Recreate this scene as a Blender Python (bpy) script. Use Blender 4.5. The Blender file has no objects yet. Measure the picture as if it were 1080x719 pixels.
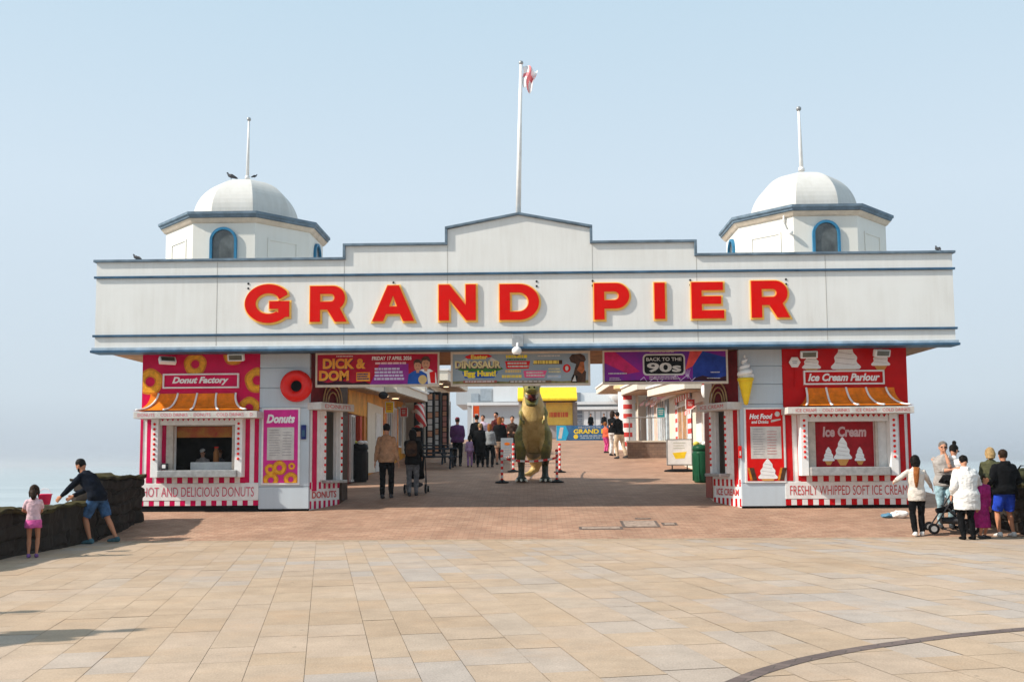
import bpy, math, random
from mathutils import Vector, Matrix, noise
random.seed(7)
R = math.radians
scene = bpy.context.scene
COL = scene.collection

# ------------------------------------------------------------------ camera
EYE = 1.5
CAMROT = Matrix.Rotation(R(1.146), 3, 'Z') @ Matrix.Rotation(R(94.5), 3, 'X') @ Matrix.Rotation(-0.0068, 3, 'Z')
SHIFT = 0.0488
cd = bpy.data.cameras.new('camera'); cam = bpy.data.objects.new('camera', cd); COL.objects.link(cam)
cam.location = (0, 0, EYE); cam.rotation_euler = CAMROT.to_euler()
cd.sensor_width = 36; cd.lens = 36 * 1000 / 1080; cd.shift_y = SHIFT / 1.08
cd.clip_start = 0.05; cd.clip_end = 20000
scene.camera = cam

def ray(px, py):
    return CAMROT @ Vector(((px - 540) / 1000, (359.5 - py) / 1000 + SHIFT, -1))
def W(px, py, Y):
    d = ray(px, py); t = Y / d.y
    return Vector((d.x * t, Y, EYE + d.z * t))
PROF = [(-60, 0), (18.5, 0), (22, .40), (24, .59), (28, .91), (36, 1.40), (40, 1.72), (60, 2.94), (200, 2.94)]
def gz(y):
    for (a, za), (b, zb) in zip(PROF, PROF[1:]):
        if y <= b: return za + (zb - za) * (y - a) / (b - a)
    return PROF[-1][1]
def G(px, py):
    d = ray(px, py); y = 3.0
    while y < 190:
        z = EYE + d.z * y / d.y
        if z <= gz(y): break
        y += .02
    return Vector((d.x * y / d.y, y, gz(y)))

# ------------------------------------------------------------------ materials
MC = {}
def mat(name, col, rough=.6, var=.12, scale=6, metal=0, emit=0, bump=0, bscale=60, spec=.09, col2=None, coat=0, fine=0):
    if name in MC: return MC[name]
    m = bpy.data.materials.new(name); m.use_nodes = True; nt = m.node_tree; N = nt.nodes; L = nt.links
    b = N['Principled BSDF']
    b.inputs['Roughness'].default_value = rough; b.inputs['Metallic'].default_value = metal
    b.inputs['Specular IOR Level'].default_value = spec
    b.inputs['Coat Weight'].default_value = coat
    tc = N.new('ShaderNodeTexCoord')
    n = N.new('ShaderNodeTexNoise'); n.inputs['Scale'].default_value = scale; n.inputs['Detail'].default_value = 6; n.inputs['Roughness'].default_value = .65
    L.new(tc.outputs['Object'], n.inputs['Vector'])
    r = N.new('ShaderNodeMapRange'); r.inputs[1].default_value = .3; r.inputs[2].default_value = .7
    r.inputs[3].default_value = 0; r.inputs[4].default_value = 1
    L.new(n.outputs['Fac'], r.inputs[0])
    mx = N.new('ShaderNodeMix'); mx.data_type = 'RGBA'
    c2 = col2 or tuple(max(0, c * (1 - var * 1.6)) for c in col)
    c1 = col if col2 else tuple(min(1, c * (1 + var * .5)) for c in col)
    mx.inputs[6].default_value = (*c1, 1); mx.inputs[7].default_value = (*c2, 1)
    L.new(r.outputs[0], mx.inputs[0]); L.new(mx.outputs[2], b.inputs['Base Color'])
    if bump:
        n2 = N.new('ShaderNodeTexNoise'); n2.inputs['Scale'].default_value = bscale; n2.inputs['Detail'].default_value = 5
        L.new(tc.outputs['Object'], n2.inputs['Vector'])
        bp = N.new('ShaderNodeBump'); bp.inputs['Strength'].default_value = bump; bp.inputs['Distance'].default_value = .02
        L.new(n2.outputs['Fac'], bp.inputs['Height']); L.new(bp.outputs['Normal'], b.inputs['Normal'])
    if emit:
        b.inputs['Emission Color'].default_value = (*col, 1); b.inputs['Emission Strength'].default_value = emit
    MC[name] = m; return m

# render cladding: pale paint with rain streaks
def mat_streak(name, col, dirt, amt=.35, rough=.55):
    m = bpy.data.materials.new(name); m.use_nodes = True; nt = m.node_tree; N = nt.nodes; L = nt.links
    b = N['Principled BSDF']; b.inputs['Roughness'].default_value = rough; b.inputs['Specular IOR Level'].default_value = .25
    tc = N.new('ShaderNodeTexCoord')
    mp = N.new('ShaderNodeMapping'); mp.inputs['Scale'].default_value = (5, 5, .35); L.new(tc.outputs['Object'], mp.inputs[0])
    n = N.new('ShaderNodeTexNoise'); n.inputs['Scale'].default_value = 1.6; n.inputs['Detail'].default_value = 8; n.inputs['Roughness'].default_value = .7
    L.new(mp.outputs[0], n.inputs[0])
    n2 = N.new('ShaderNodeTexNoise'); n2.inputs['Scale'].default_value = .9; n2.inputs['Detail'].default_value = 5; L.new(tc.outputs['Object'], n2.inputs[0])
    mu = N.new('ShaderNodeMath'); mu.operation = 'MULTIPLY'; L.new(n.outputs['Fac'], mu.inputs[0]); L.new(n2.outputs['Fac'], mu.inputs[1])
    r = N.new('ShaderNodeMapRange'); r.inputs[1].default_value = .16; r.inputs[2].default_value = .42; r.inputs[4].default_value = amt
    L.new(mu.outputs[0], r.inputs[0])
    mx = N.new('ShaderNodeMix'); mx.data_type = 'RGBA'; mx.inputs[6].default_value = (*col, 1); mx.inputs[7].default_value = (*dirt, 1)
    L.new(r.outputs[0], mx.inputs[0]); L.new(mx.outputs[2], b.inputs['Base Color'])
    n3 = N.new('ShaderNodeTexNoise'); n3.inputs['Scale'].default_value = 25; L.new(tc.outputs['Object'], n3.inputs[0])
    bp = N.new('ShaderNodeBump'); bp.inputs['Strength'].default_value = .12; bp.inputs['Distance'].default_value = .01
    L.new(n3.outputs['Fac'], bp.inputs['Height']); L.new(bp.outputs['Normal'], b.inputs['Normal'])
    MC[name] = m; return m

white = mat_streak('white_paint', (.71, .705, .685), (.46, .42, .37), .32)
white2 = mat_streak('tower_paint', (.70, .68, .635), (.60, .56, .48), .4)
domem = mat_streak('dome_paint', (.60, .585, .56), (.42, .39, .34), .5)
palegrey = mat_streak('pale_blue_grey', (.50, .56, .61), (.38, .40, .41), .4)
cream = mat_streak('shop_cream', (.74, .68, .58), (.50, .42, .32), .4)
bluetrim = mat('blue_trim', (.055, .12, .20), .45, .3, 3)
bluebright = mat('window_blue', (.04, .19, .34), .4, .15)
greytrim = mat('grey_blue_trim', (.16, .22, .28), .5, .3, 3)
redlet = mat('letter_red', (.62, .004, .002), .5, .05, 4)
yellowlet = mat('letter_yellow', (.95, .55, .12), .4, .1)
orange_soffit = mat('soffit_timber', (.42, .20, .07), .6, .35, 5)
magenta = mat('magenta_panel', (.62, .002, .075), .35, .12, 3)
magenta2 = mat('magenta_stripe', (.60, .004, .08), .4, .15, 3)
redp = mat('red_panel', (.56, .003, .004), .35, .12, 3)
pinkposter = mat('pink_poster', (.66, .03, .26), .4, .12, 4)
redposter = mat('red_poster', (.66, .008, .006), .4, .1, 4)
whitep = mat('white_gloss', (.80, .78, .76), .35, .1, 6)
whitesoft = mat('soft_white', (.84, .82, .80), .5, .06, 6)
offw = mat('off_white', (.62, .58, .54), .5, .15, 6)
orange = mat('awning_orange', (.85, .21, .012), .5, .25, 5, bump=.2, bscale=8)
black = mat('black', (.006, .006, .007), .55, .3)
darkgrey = mat('dark_grey', (.05, .05, .055), .5, .3)
glassd = mat('dark_glass', (.02, .03, .04), .08, .2, 3, spec=.8)
shade_glass = mat('tower_pane', (.10, .11, .11), .2, .4, 3, spec=.6)
metal = mat('grey_metal', (.42, .42, .42), .4, .2, 10, metal=.6)
counter = mat('counter_steel', (.45, .44, .43), .35, .2, 10, metal=.4)
donutc = mat('donut_brown', (.72, .24, .02), .5, .3, 9)
donutl = mat('donut_glaze', (.88, .40, .03), .4, .25, 12)
donutd = mat('donut_hole', (.45, .04, .03), .5, .2)
yellow = mat('yellow', (.88, .60, .03), .4, .12)
redgl = mat('red_gloss', (.72, .015, .01), .18, .05, coat=.25)
bluep = mat('blue_print', (.02, .10, .42), .4, .2)
navy = mat('navy_print', (.02, .03, .16), .4, .2)
greyprint = mat('grey_print', (.34, .38, .42), .45, .2, 3)
greenp = mat('green_print', (.06, .20, .05), .45, .25)
pinkl = mat('pink_print', (.80, .10, .25), .4, .1)
brownp = mat('brown_print', (.10, .05, .03), .5, .4, 12)
skinp = mat('print_skin', (.60, .30, .18), .5, .15)
darkred = mat('dark_red', (.22, .012, .015), .5, .25)
wood = mat('door_brown', (.09, .05, .03), .6, .4, 6)
skin = mat('skin', (.55, .27, .17), .5, .08)
skin2 = mat('skin_tan', (.48, .21, .12), .5, .08)

# ------------------------------------------------------------------ objects
def tag(o, label=None, cat=None, group=None, kind=None):
    if label: o['label'] = label
    if cat: o['category'] = cat
    if group: o['group'] = group
    if kind: o['kind'] = kind
    return o
def rootloc(p):
    v = Vector((0, 0, 0))
    while p is not None:
        v = v + p.location; p = p.parent
    return v
def thing(name, loc, label, cat, group=None, rz=0):
    o = bpy.data.objects.new(name, None); COL.objects.link(o)
    o.location = Vector(loc); o.rotation_euler = (0, 0, rz); o.empty_display_size = .2
    return tag(o, label, cat, group)

class MB:
    def __init__(s): s.v = []; s.f = []; s.mi = []; s.cur = 0
    def face(s, pts):
        b = len(s.v); s.v += [Vector(p) for p in pts]; s.f.append(tuple(range(b, b + len(pts)))); s.mi.append(s.cur)
    def add(s, vs, fs):
        b = len(s.v); s.v += [Vector(p) for p in vs]
        for f in fs: s.f.append(tuple(b + i for i in f)); s.mi.append(s.cur)
        return s
    def box(s, x0, x1, y0, y1, z0, z1):
        x0, x1 = sorted((x0, x1)); y0, y1 = sorted((y0, y1)); z0, z1 = sorted((z0, z1))
        return s.add([(x, y, z) for z in (z0, z1) for y in (y0, y1) for x in (x0, x1)],
              [(0, 2, 3, 1), (4, 5, 7, 6), (0, 1, 5, 4), (2, 6, 7, 3), (0, 4, 6, 2), (1, 3, 7, 5)])
    def prism(s, pts2, F, d0, d1):
        """pts2 = polygon in frame F's (u,v); d0 back, d1 front (towards the frame's normal)"""
        n = len(pts2)
        ar = sum(pts2[i][0] * pts2[(i + 1) % n][1] - pts2[(i + 1) % n][0] * pts2[i][1] for i in range(n))
        if ar < 0: pts2 = pts2[::-1]
        vs = [F(u, v, d0) for u, v in pts2] + [F(u, v, d1) for u, v in pts2]
        fs = [tuple(range(n, 2 * n)), tuple(range(n - 1, -1, -1))] + [(i, (i + 1) % n, n + (i + 1) % n, n + i) for i in range(n)]
        return s.add(vs, fs)
    def loft(s, pts, rads, ux=(1, 0, 0), n=12, cap=True, dome=False):
        pts = [Vector(p) for p in pts]; base = len(s.v); ux = Vector(ux)
        rings = []
        for i, p in enumerate(pts):
            t = (pts[min(i + 1, len(pts) - 1)] - pts[max(i - 1, 0)])
            t = t.normalized() if t.length > 1e-9 else Vector((0, 0, 1))
            u = ux - t * ux.dot(t)
            if u.length < .05: u = Vector((0, 1, 0)) - t * t.y
            u.normalize(); w = t.cross(u)
            r = rads[i]; a, b = (r if isinstance(r, tuple) else (r, r))
            for k in range(n):
                an = 2 * math.pi * k / n
                s.v.append(p + u * (a * math.cos(an)) + w * (b * math.sin(an)))
        m = len(pts)
        for i in range(m - 1):
            for k in range(n):
                k2 = (k + 1) % n
                s.f.append((base + i * n + k, base + i * n + k2, base + (i + 1) * n + k2, base + (i + 1) * n + k)); s.mi.append(s.cur)
        if cap:
            s.f.append(tuple(base + k for k in range(n - 1, -1, -1))); s.mi.append(s.cur)
            s.f.append(tuple(base + (m - 1) * n + k for k in range(n))); s.mi.append(s.cur)
        return s
    def tube(s, pts, r, n=8): return s.loft(pts, [r] * len(pts), (1, .01, .02), n)
    def ball(s, c, r, n=12, m=8):
        c = Vector(c); rx, ry, rz = (r if isinstance(r, tuple) else (r, r, r))
        vs = [c + Vector((0, 0, -rz))]; fs = []
        for i in range(1, m):
            a = math.pi * i / m - math.pi / 2
            for k in range(n):
                b = 2 * math.pi * k / n
                vs.append(c + Vector((rx * math.cos(a) * math.cos(b), ry * math.cos(a) * math.sin(b), rz * math.sin(a))))
        vs.append(c + Vector((0, 0, rz)))
        for k in range(n): fs.append((0, 1 + (k + 1) % n, 1 + k))
        for i in range(m - 2):
            for k in range(n):
                a = 1 + i * n + k; b = 1 + i * n + (k + 1) % n
                fs.append((a, b, b + n, a + n))
        t = len(vs) - 1; o = 1 + (m - 2) * n
        for k in range(n): fs.append((o + k, o + (k + 1) % n, t))
        return s.add(vs, fs)
    def lathe(s, c, prof, n=24, axis='z', rot=0):
        c = Vector(c); vs = []; fs = []
        for r, h in prof:
            for k in range(n):
                a = 2 * math.pi * k / n + rot
                if axis == 'z': vs.append(c + Vector((r * math.cos(a), r * math.sin(a), h)))
                elif axis == 'y': vs.append(c + Vector((r * math.cos(a), h, r * math.sin(a))))
                else: vs.append(c + Vector((h, r * math.cos(a), r * math.sin(a))))
        for i in range(len(prof) - 1):
            for k in range(n):
                q = (i * n + k, i * n + (k + 1) % n, (i + 1) * n + (k + 1) % n, (i + 1) * n + k)
                fs.append(q if axis == 'z' else q)
        fs.append(tuple(range(n - 1, -1, -1))); fs.append(tuple((len(prof) - 1) * n + k for k in range(n)))
        return s.add(vs, fs)
    def build(s, name, m, parent=None, smooth=False, bevel=0, remesh=0, origin=None):
        ms = m if isinstance(m, (list, tuple)) else [m]
        off = Vector((0, 0, 0)) if parent is None else rootloc(parent)
        pp = parent
        while pp is not None:
            if pp.get('_local'): off = Vector((0, 0, 0))
            pp = pp.parent
        if parent is None and origin is not None: off = Vector(origin)
        me = bpy.data.meshes.new(name); me.from_pydata([tuple(v - off) for v in s.v], [], s.f)
        for q in ms: me.materials.append(q)
        if len(ms) > 1:
            for p, i in zip(me.polygons, s.mi): p.material_index = i
        me.validate(); me.update()
        o = bpy.data.objects.new(name, me); COL.objects.link(o)
        if parent is not None: o.parent = parent
        elif origin is not None: o.location = off
        if remesh:
            md = o.modifiers.new('r', 'REMESH'); md.mode = 'VOXEL'; md.voxel_size = remesh; md.adaptivity = 0
            sm = o.modifiers.new('s', 'SMOOTH'); sm.factor = .5; sm.iterations = 3
            dg = bpy.context.evaluated_depsgraph_get(); dg.update()
            nm = bpy.data.meshes.new_from_object(o.evaluated_get(dg), depsgraph=dg)
            o.modifiers.clear(); o.data = nm; bpy.data.meshes.remove(me); me = nm; me.name = name
            if not me.materials: me.materials.append(ms[0])
            smooth = True
        elif bevel:
            md = o.modifiers.new('bevel', 'BEVEL'); md.width = bevel; md.segments = 2; md.limit_method = 'ANGLE'; md.angle_limit = R(40)
        if smooth:
            for p in me.polygons: p.use_smooth = True
        return o

def FY(Y):                       # frame on a wall that faces the camera, at depth Y
    return lambda u, v, d: Vector((u, Y - d, v))
def FR(o, u, nrm):               # frame on a vertical wall: origin o, horizontal direction u, normal nrm
    o = Vector(o); u = Vector(u).normalized(); nrm = Vector(nrm).normalized()
    return lambda a, b, d: o + u * a + Vector((0, 0, b)) + nrm * d
def rc(px0, py0, px1, py1, Y):   # rectangle seen at these pixels on plane Y -> x0,z0,x1,z1
    a = W(px0, (py0 + py1) / 2, Y).x; b = W(px1, (py0 + py1) / 2, Y).x
    c = W((px0 + px1) / 2, py1, Y).z; d = W((px0 + px1) / 2, py0, Y).z
    return a, c, b, d
def rect(a, b, c, d): return [(a, b), (c, b), (c, d), (a, d)]
def circ(cx, cz, r, n=24, rz=None):
    rz = rz or r
    return [(cx + r * math.cos(2 * math.pi * k / n), cz + rz * math.sin(2 * math.pi * k / n)) for k in range(n)]
def clip(poly, x0, z0, x1, z1):
    for ax, lim, sg in ((0, x0, 1), (0, x1, -1), (1, z0, 1), (1, z1, -1)):
        out = []
        for i in range(len(poly)):
            a, b = poly[i - 1], poly[i]
            da, db = (a[ax] - lim) * sg, (b[ax] - lim) * sg
            if (da >= 0) != (db >= 0):
                t = da / (da - db); out.append((a[0] + (b[0] - a[0]) * t, a[1] + (b[1] - a[1]) * t))
            if db >= 0: out.append(b)
        poly = out
        if len(poly) < 3: return []
    return poly

def frame_text(s, F, u0, v0, u1, v1, d, m, parent, name='lettering', bold=.02, shear=0, fit=True, thick=.004):
    cu = bpy.data.curves.new('t', 'FONT'); cu.body = s; cu.size = 1; cu.shear = shear; cu.offset = bold; cu.extrude = 0
    cu.resolution_u = 3
    o = bpy.data.objects.new('t', cu); COL.objects.link(o)
    dg = bpy.context.evaluated_depsgraph_get(); dg.update()
    me = bpy.data.meshes.new_from_object(o.evaluated_get(dg), depsgraph=dg)
    vs = [v.co.copy() for v in me.vertices]; fs = [tuple(p.vertices) for p in me.polygons]
    bpy.data.objects.remove(o); bpy.data.curves.remove(cu); bpy.data.meshes.remove(me)
    xs = [v.x for v in vs]; ys = [v.y for v in vs]
    sx = (u1 - u0) / (max(xs) - min(xs)); sy = (v1 - v0) / (max(ys) - min(ys))
    mb = MB()
    mb.add([F(u0 + (v.x - min(xs)) * sx, v0 + (v.y - min(ys)) * sy, d + thick) for v in vs], fs)
    return mb.build(name, m, parent)

def bars(F, u0, v0, u1, v1, d, rows, m, parent, name='small_print', seed=1, fill=.55):
    rnd = random.Random(seed); mb = MB(); h = (v1 - v0) / rows
    for i in range(rows):
        vt = v1 - i * h; u = u0 + rnd.uniform(0, .04) * (u1 - u0); end = u1 - rnd.uniform(0, .18) * (u1 - u0)
        while u < end:
            w = rnd.uniform(.05, .16) * (u1 - u0)
            mb.prism(rect(u, vt - h * (.2 + fill), min(end, u + w), vt - h * .2), F, d, d + .003)
            u += w + .02 * (u1 - u0)
    return mb.build(name, m, parent)

def donut_print(F, cx, cz, r, d, parent, lim=None, glaze=None):
    """printed doughnut: ring, glaze highlight, hole"""
    body = MB(); n = 32
    for (r0, r1, dd, M_) in ((.36, 1.0, .004, 0), (.46, .86, .007, 1)):
        body.cur = M_
        for k in range(n):
            a, b = 2 * math.pi * k / n, 2 * math.pi * (k + 1) / n
            wob = 1 + .03 * math.sin(5 * a)
            wob2 = 1 + .03 * math.sin(5 * b)
            q = [(cx + r * r0 * math.cos(a), cz + r * r0 * math.sin(a)), (cx + r * r1 * wob * math.cos(a), cz + r * r1 * wob * math.sin(a)),
                 (cx + r * r1 * wob2 * math.cos(b), cz + r * r1 * wob2 * math.sin(b)), (cx + r * r0 * math.cos(b), cz + r * r0 * math.sin(b))]
            if lim: q = clip(q, *lim)
            if len(q) >= 3: body.face([F(u, v, d + dd) for u, v in (q if not lim else q)])
    return body.build('doughnut_print', [donutc, glaze or donutl], parent)
# ------------------------------------------------------------------ setting
def struct(mb, name, m, **k): return tag(mb.build(name, m, **k), kind='structure')
def slabmat(name, cols, rough=.75):
    m = bpy.data.materials.new(name); m.use_nodes = True; nt = m.node_tree; N = nt.nodes; L = nt.links
    b = N['Principled BSDF']; b.inputs['Roughness'].default_value = rough; b.inputs['Specular IOR Level'].default_value = .25
    at = N.new('ShaderNodeAttribute'); at.attribute_name = 'tone'
    cr = N.new('ShaderNodeValToRGB'); cr.color_ramp.interpolation = 'CONSTANT'
    el = cr.color_ramp.elements
    for i, c in enumerate(cols):
        e = el[i] if i < 2 else el.new(i / len(cols))
        e.position = i / len(cols); e.color = (*c, 1)
    L.new(at.outputs['Fac'], cr.inputs[0])
    tc = N.new('ShaderNodeTexCoord')
    n = N.new('ShaderNodeTexNoise'); n.inputs['Scale'].default_value = 2.2; n.inputs['Detail'].default_value = 9; n.inputs['Roughness'].default_value = .72
    n1 = N.new('ShaderNodeTexNoise'); n1.inputs['Scale'].default_value = .35; n1.inputs['Detail'].default_value = 4
    n2 = N.new('ShaderNodeTexNoise'); n2.inputs['Scale'].default_value = 60; n2.inputs['Detail'].default_value = 4
    for q in (n, n1, n2): L.new(tc.outputs['Object'], q.inputs[0])
    def rng(src, a, b_, c, d):
        r = N.new('ShaderNodeMapRange'); r.inputs[1].default_value = a; r.inputs[2].default_value = b_; r.inputs[3].default_value = c; r.inputs[4].default_value = d
        L.new(src, r.inputs[0]); return r.outputs[0]
    v1 = rng(n.outputs['Fac'], .3, .7, .84, 1.12); v2 = rng(n2.outputs['Fac'], .3, .7, .86, 1.12); v3 = rng(n1.outputs['Fac'], .3, .7, .9, 1.08)
    mu = N.new('ShaderNodeMath'); mu.operation = 'MULTIPLY'; L.new(v1, mu.inputs[0]); L.new(v2, mu.inputs[1])
    mu2 = N.new('ShaderNodeMath'); mu2.operation = 'MULTIPLY'; L.new(mu.outputs[0], mu2.inputs[0]); L.new(v3, mu2.inputs[1])
    hs = N.new('ShaderNodeHueSaturation'); L.new(mu2.outputs[0], hs.inputs['Value']); L.new(cr.outputs[0], hs.inputs['Color'])
    # buff iron stains drifting over several slabs
    st = N.new('ShaderNodeMix'); st.data_type = 'RGBA'; st.inputs[7].default_value = (.46, .29, .17, 1)
    n4 = N.new('ShaderNodeTexNoise'); n4.inputs['Scale'].default_value = 1.1; n4.inputs['Detail'].default_value = 7; n4.inputs['Roughness'].default_value = .7
    mp = N.new('ShaderNodeMapping'); mp.inputs['Location'].default_value = (5, 9, 0); L.new(tc.outputs['Object'], mp.inputs[0]); L.new(mp.outputs[0], n4.inputs[0])
    L.new(rng(n4.outputs['Fac'], .52, .72, 0, .35), st.inputs[0]); L.new(hs.outputs[0], st.inputs[6]); L.new(st.outputs[2], b.inputs['Base Color'])
    # chewing-gum spots and grit
    vg = N.new('ShaderNodeTexVoronoi'); vg.inputs['Scale'].default_value = 2.6; L.new(tc.outputs['Object'], vg.inputs[0])
    gm = N.new('ShaderNodeMix'); gm.data_type = 'RGBA'; gm.inputs[7].default_value = (.20, .16, .12, 1)
    L.new(rng(vg.outputs['Distance'], .045, .06, .55, 0), gm.inputs[0]); L.new(st.outputs[2], gm.inputs[6]); L.new(gm.outputs[2], b.inputs['Base Color'])
    bp = N.new('ShaderNodeBump'); bp.inputs['Strength'].default_value = .25; bp.inputs['Distance'].default_value = .01
    L.new(n2.outputs['Fac'], bp.inputs['Height']); L.new(bp.outputs['Normal'], b.inputs['Normal'])
    return m

def brickmat(name, c1, c2, mortar, sc=1, bw=.22, rh=.11, rot=0, ms=.006, rough=.8, wear=None):
    m = bpy.data.materials.new(name); m.use_nodes = True; nt = m.node_tree; N = nt.nodes; L = nt.links
    b = N['Principled BSDF']; b.inputs['Roughness'].default_value = rough; b.inputs['Specular IOR Level'].default_value = .25
    tc = N.new('ShaderNodeTexCoord'); mp = N.new('ShaderNodeMapping'); mp.inputs['Rotation'].default_value = rot if isinstance(rot, tuple) else (0, 0, rot)
    L.new(tc.outputs['Object'], mp.inputs[0])
    br = N.new('ShaderNodeTexBrick'); L.new(mp.outputs[0], br.inputs[0])
    br.inputs['Color1'].default_value = (*c1, 1); br.inputs['Color2'].default_value = (*c2, 1); br.inputs['Mortar'].default_value = (*mortar, 1)
    br.inputs['Scale'].default_value = sc; br.inputs['Brick Width'].default_value = bw; br.inputs['Row Height'].default_value = rh; br.inputs['Mortar Size'].default_value = ms
    n = N.new('ShaderNodeTexNoise'); n.inputs['Scale'].default_value = .8; n.inputs['Detail'].default_value = 9; n.inputs['Roughness'].default_value = .7
    L.new(tc.outputs['Object'], n.inputs[0])
    r = N.new('ShaderNodeMapRange'); r.inputs[1].default_value = .3; r.inputs[2].default_value = .7; r.inputs[3].default_value = .72; r.inputs[4].default_value = 1.2
    L.new(n.outputs['Fac'], r.inputs[0])
    hs = N.new('ShaderNodeHueSaturation'); L.new(r.outputs[0], hs.inputs['Value']); L.new(br.outputs[0], hs.inputs['Color'])
    L.new(hs.outputs[0], b.inputs['Base Color'])
    bp = N.new('ShaderNodeBump'); bp.inputs['Strength'].default_value = .4; bp.inputs['Distance'].default_value = .01; bp.invert = True
    L.new(br.outputs['Fac'], bp.inputs['Height']); L.new(bp.outputs['Normal'], b.inputs['Normal'])
    return m

# plaza of sawn slabs, columns running off to the left of the gate
mbj = MB(); mbj.face([(-14, -40, -.005), (16, -40, -.005), (16, 18.6, -.005), (-14, 18.6, -.005)])
struct(mbj, 'plaza_bed', mat('joint_sand', (.30, .225, .155), .9, .4, 5))
ang = R(12.4) ; ca, sa = math.cos(ang), math.sin(ang)
rnd = random.Random(3)
def clip_half(poly, f):
    out = []
    for i in range(len(poly)):
        a, b = poly[i - 1], poly[i]; da, db = f(a), f(b)
        if (da >= 0) != (db >= 0):
            t = da / (da - db); out.append((a[0] + (b[0] - a[0]) * t, a[1] + (b[1] - a[1]) * t))
        if db >= 0: out.append(b)
    return out
slab = MB(); tones = []
a = -26.0
while a < 24:
    w = rnd.choice((.30, .36, .42, .50)); b = -14 + rnd.uniform(0, .6)
    while b < 26:
        l = rnd.choice((.45, .6, .6, .75, .9)); g = .002
        q = [(a + g, b + g), (a + w - g, b + g), (a + w - g, b + l - g), (a + g, b + l - g)]
        q = [(u * ca - v * sa, u * sa + v * ca) for u, v in q]
        cy = sum(p[1] for p in q) / 4; cx = sum(p[0] for p in q) / 4
        if cy > -8 and -13.5 < cx < 15.5:
            for h in (lambda p: 18.5 - p[1], lambda p: p[0] + 13.6, lambda p: 15.6 - p[0]):
                if len(q) >= 3: q = clip_half(q, h)
            if len(q) >= 3:
                dz = rnd.uniform(-.0015, .0015); slab.face([(p[0], p[1], dz) for p in q])
                t = rnd.random()
                # patches: greyer stone to the right of the plaza
                k = noise.noise(Vector((cx * .25, cy * .25, 2))) + (cx - 1) * .05
                tones.append(min(.999, max(0, t * .75 + .12 + .45 * k)))
        b += l
    a += w
plz = struct(slab, 'plaza_paving', slabmat('plaza_slabs', [(.405, .293, .202), (.417, .306, .214), (.42, .312, .223), (.42, .315, .23), (.427, .322, .24), (.414, .324, .25), (.402, .325, .266), (.39, .328, .282)]))
at = plz.data.attributes.new('tone', 'FLOAT', 'FACE'); at.data.foreach_set('value', tones)

# brick ramp and pier deck
XL, XR = -10.2, 10.2
mb = MB(); ys = [18.5, 20, 22, 24, 26, 28, 32, 36, 40, 50, 60, 80, 110, 140]
for y0, y1 in zip(ys, ys[1:]):
    xl, xr = (XL, XR)
    mb.face([(xl, y0, gz(y0)), (xr, y0, gz(y0)), (xr, y1, gz(y1)), (xl, y1, gz(y1))])
struct(mb, 'brick_ramp_paving', brickmat('ramp_bricks', (.34, .19, .125), (.43, .265, .18), (.23, .145, .10), bw=.21, rh=.105))
mb = MB(); mb.box(XL, XR, 18.5, 140, -.9, -.1); mb.box(-14, 16, -40, 18.4, -6, -.02)
for y in range(26, 140, 8):
    for x in (-9, -3, 3, 9): mb.tube([(x, y, -6), (x, y, -.9)], .25)
struct(mb, 'pier_substructure', mat('substructure', (.16, .13, .10), .85, .4, 2))
# paler kerb line between slabs and bricks
mb = MB(); mb.box(-8.5, 9.45, 18.42, 18.58, -.02, .008)
struct(mb, 'kerb_strip', mat('kerb_stone', (.46, .35, .25), .8, .25, 8))
# dark brick arc in the plaza
pts = [(770, 722), (800, 709), (840, 697.5), (890, 687), (940, 679), (1000, 671), (1040, 667), (1080, 663.5), (1130, 660)]
mb = MB(); P = [G(x, y) for x, y in pts]
Q = []
for i in range(len(P) - 1):
    for k in range(6): Q.append(P[i].lerp(P[i + 1], k / 6))
for s in range(3): Q = [Q[0]] + [(Q[i - 1] + Q[i] * 2 + Q[i + 1]) / 4 for i in range(1, len(Q) - 1)] + [Q[-1]]
L_, R_ = [], []
for i, q in enumerate(Q):
    t = (Q[min(i + 1, len(Q) - 1)] - Q[max(i - 1, 0)]); t.z = 0; t.normalize(); nn = Vector((-t.y, t.x, 0))
    L_.append(q + nn * .062 + Vector((0, 0, .004))); R_.append(q - nn * .062 + Vector((0, 0, .004)))
for i in range(len(Q) - 1): mb.face([L_[i], R_[i], R_[i + 1], L_[i + 1]])
struct(mb, 'paving_arc', brickmat('arc_bricks', (.125, .092, .085), (.17, .125, .11), (.10, .08, .07), bw=.2, rh=.1, rot=R(25)))

# sea
sm = bpy.data.materials.new('sea'); sm.use_nodes = True; nt = sm.node_tree; N = nt.nodes; L = nt.links
b = N['Principled BSDF']; b.inputs['Roughness'].default_value = .5; b.inputs['Specular IOR Level'].default_value = .5
tc = N.new('ShaderNodeTexCoord'); mp = N.new('ShaderNodeMapping'); mp.inputs['Scale'].default_value = (.006, .045, 1); L.new(tc.outputs['Object'], mp.inputs[0])
n = N.new('ShaderNodeTexNoise'); n.inputs['Scale'].default_value = 1; n.inputs['Detail'].default_value = 8; L.new(mp.outputs[0], n.inputs[0])
cr = N.new('ShaderNodeValToRGB'); cr.color_ramp.elements[0].position = .35; cr.color_ramp.elements[0].color = (.27, .32, .345, 1)
cr.color_ramp.elements[1].position = .62; cr.color_ramp.elements[1].color = (.37, .415, .435, 1)
L.new(n.outputs['Fac'], cr.inputs[0]); L.new(cr.outputs[0], b.inputs['Base Color'])
n2 = N.new('ShaderNodeTexNoise'); n2.inputs['Scale'].default_value = .7; n2.inputs['Detail'].default_value = 6; L.new(tc.outputs['Object'], n2.inputs[0])
bp = N.new('ShaderNodeBump'); bp.inputs['Strength'].default_value = .5; bp.inputs['Distance'].default_value = .25
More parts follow.
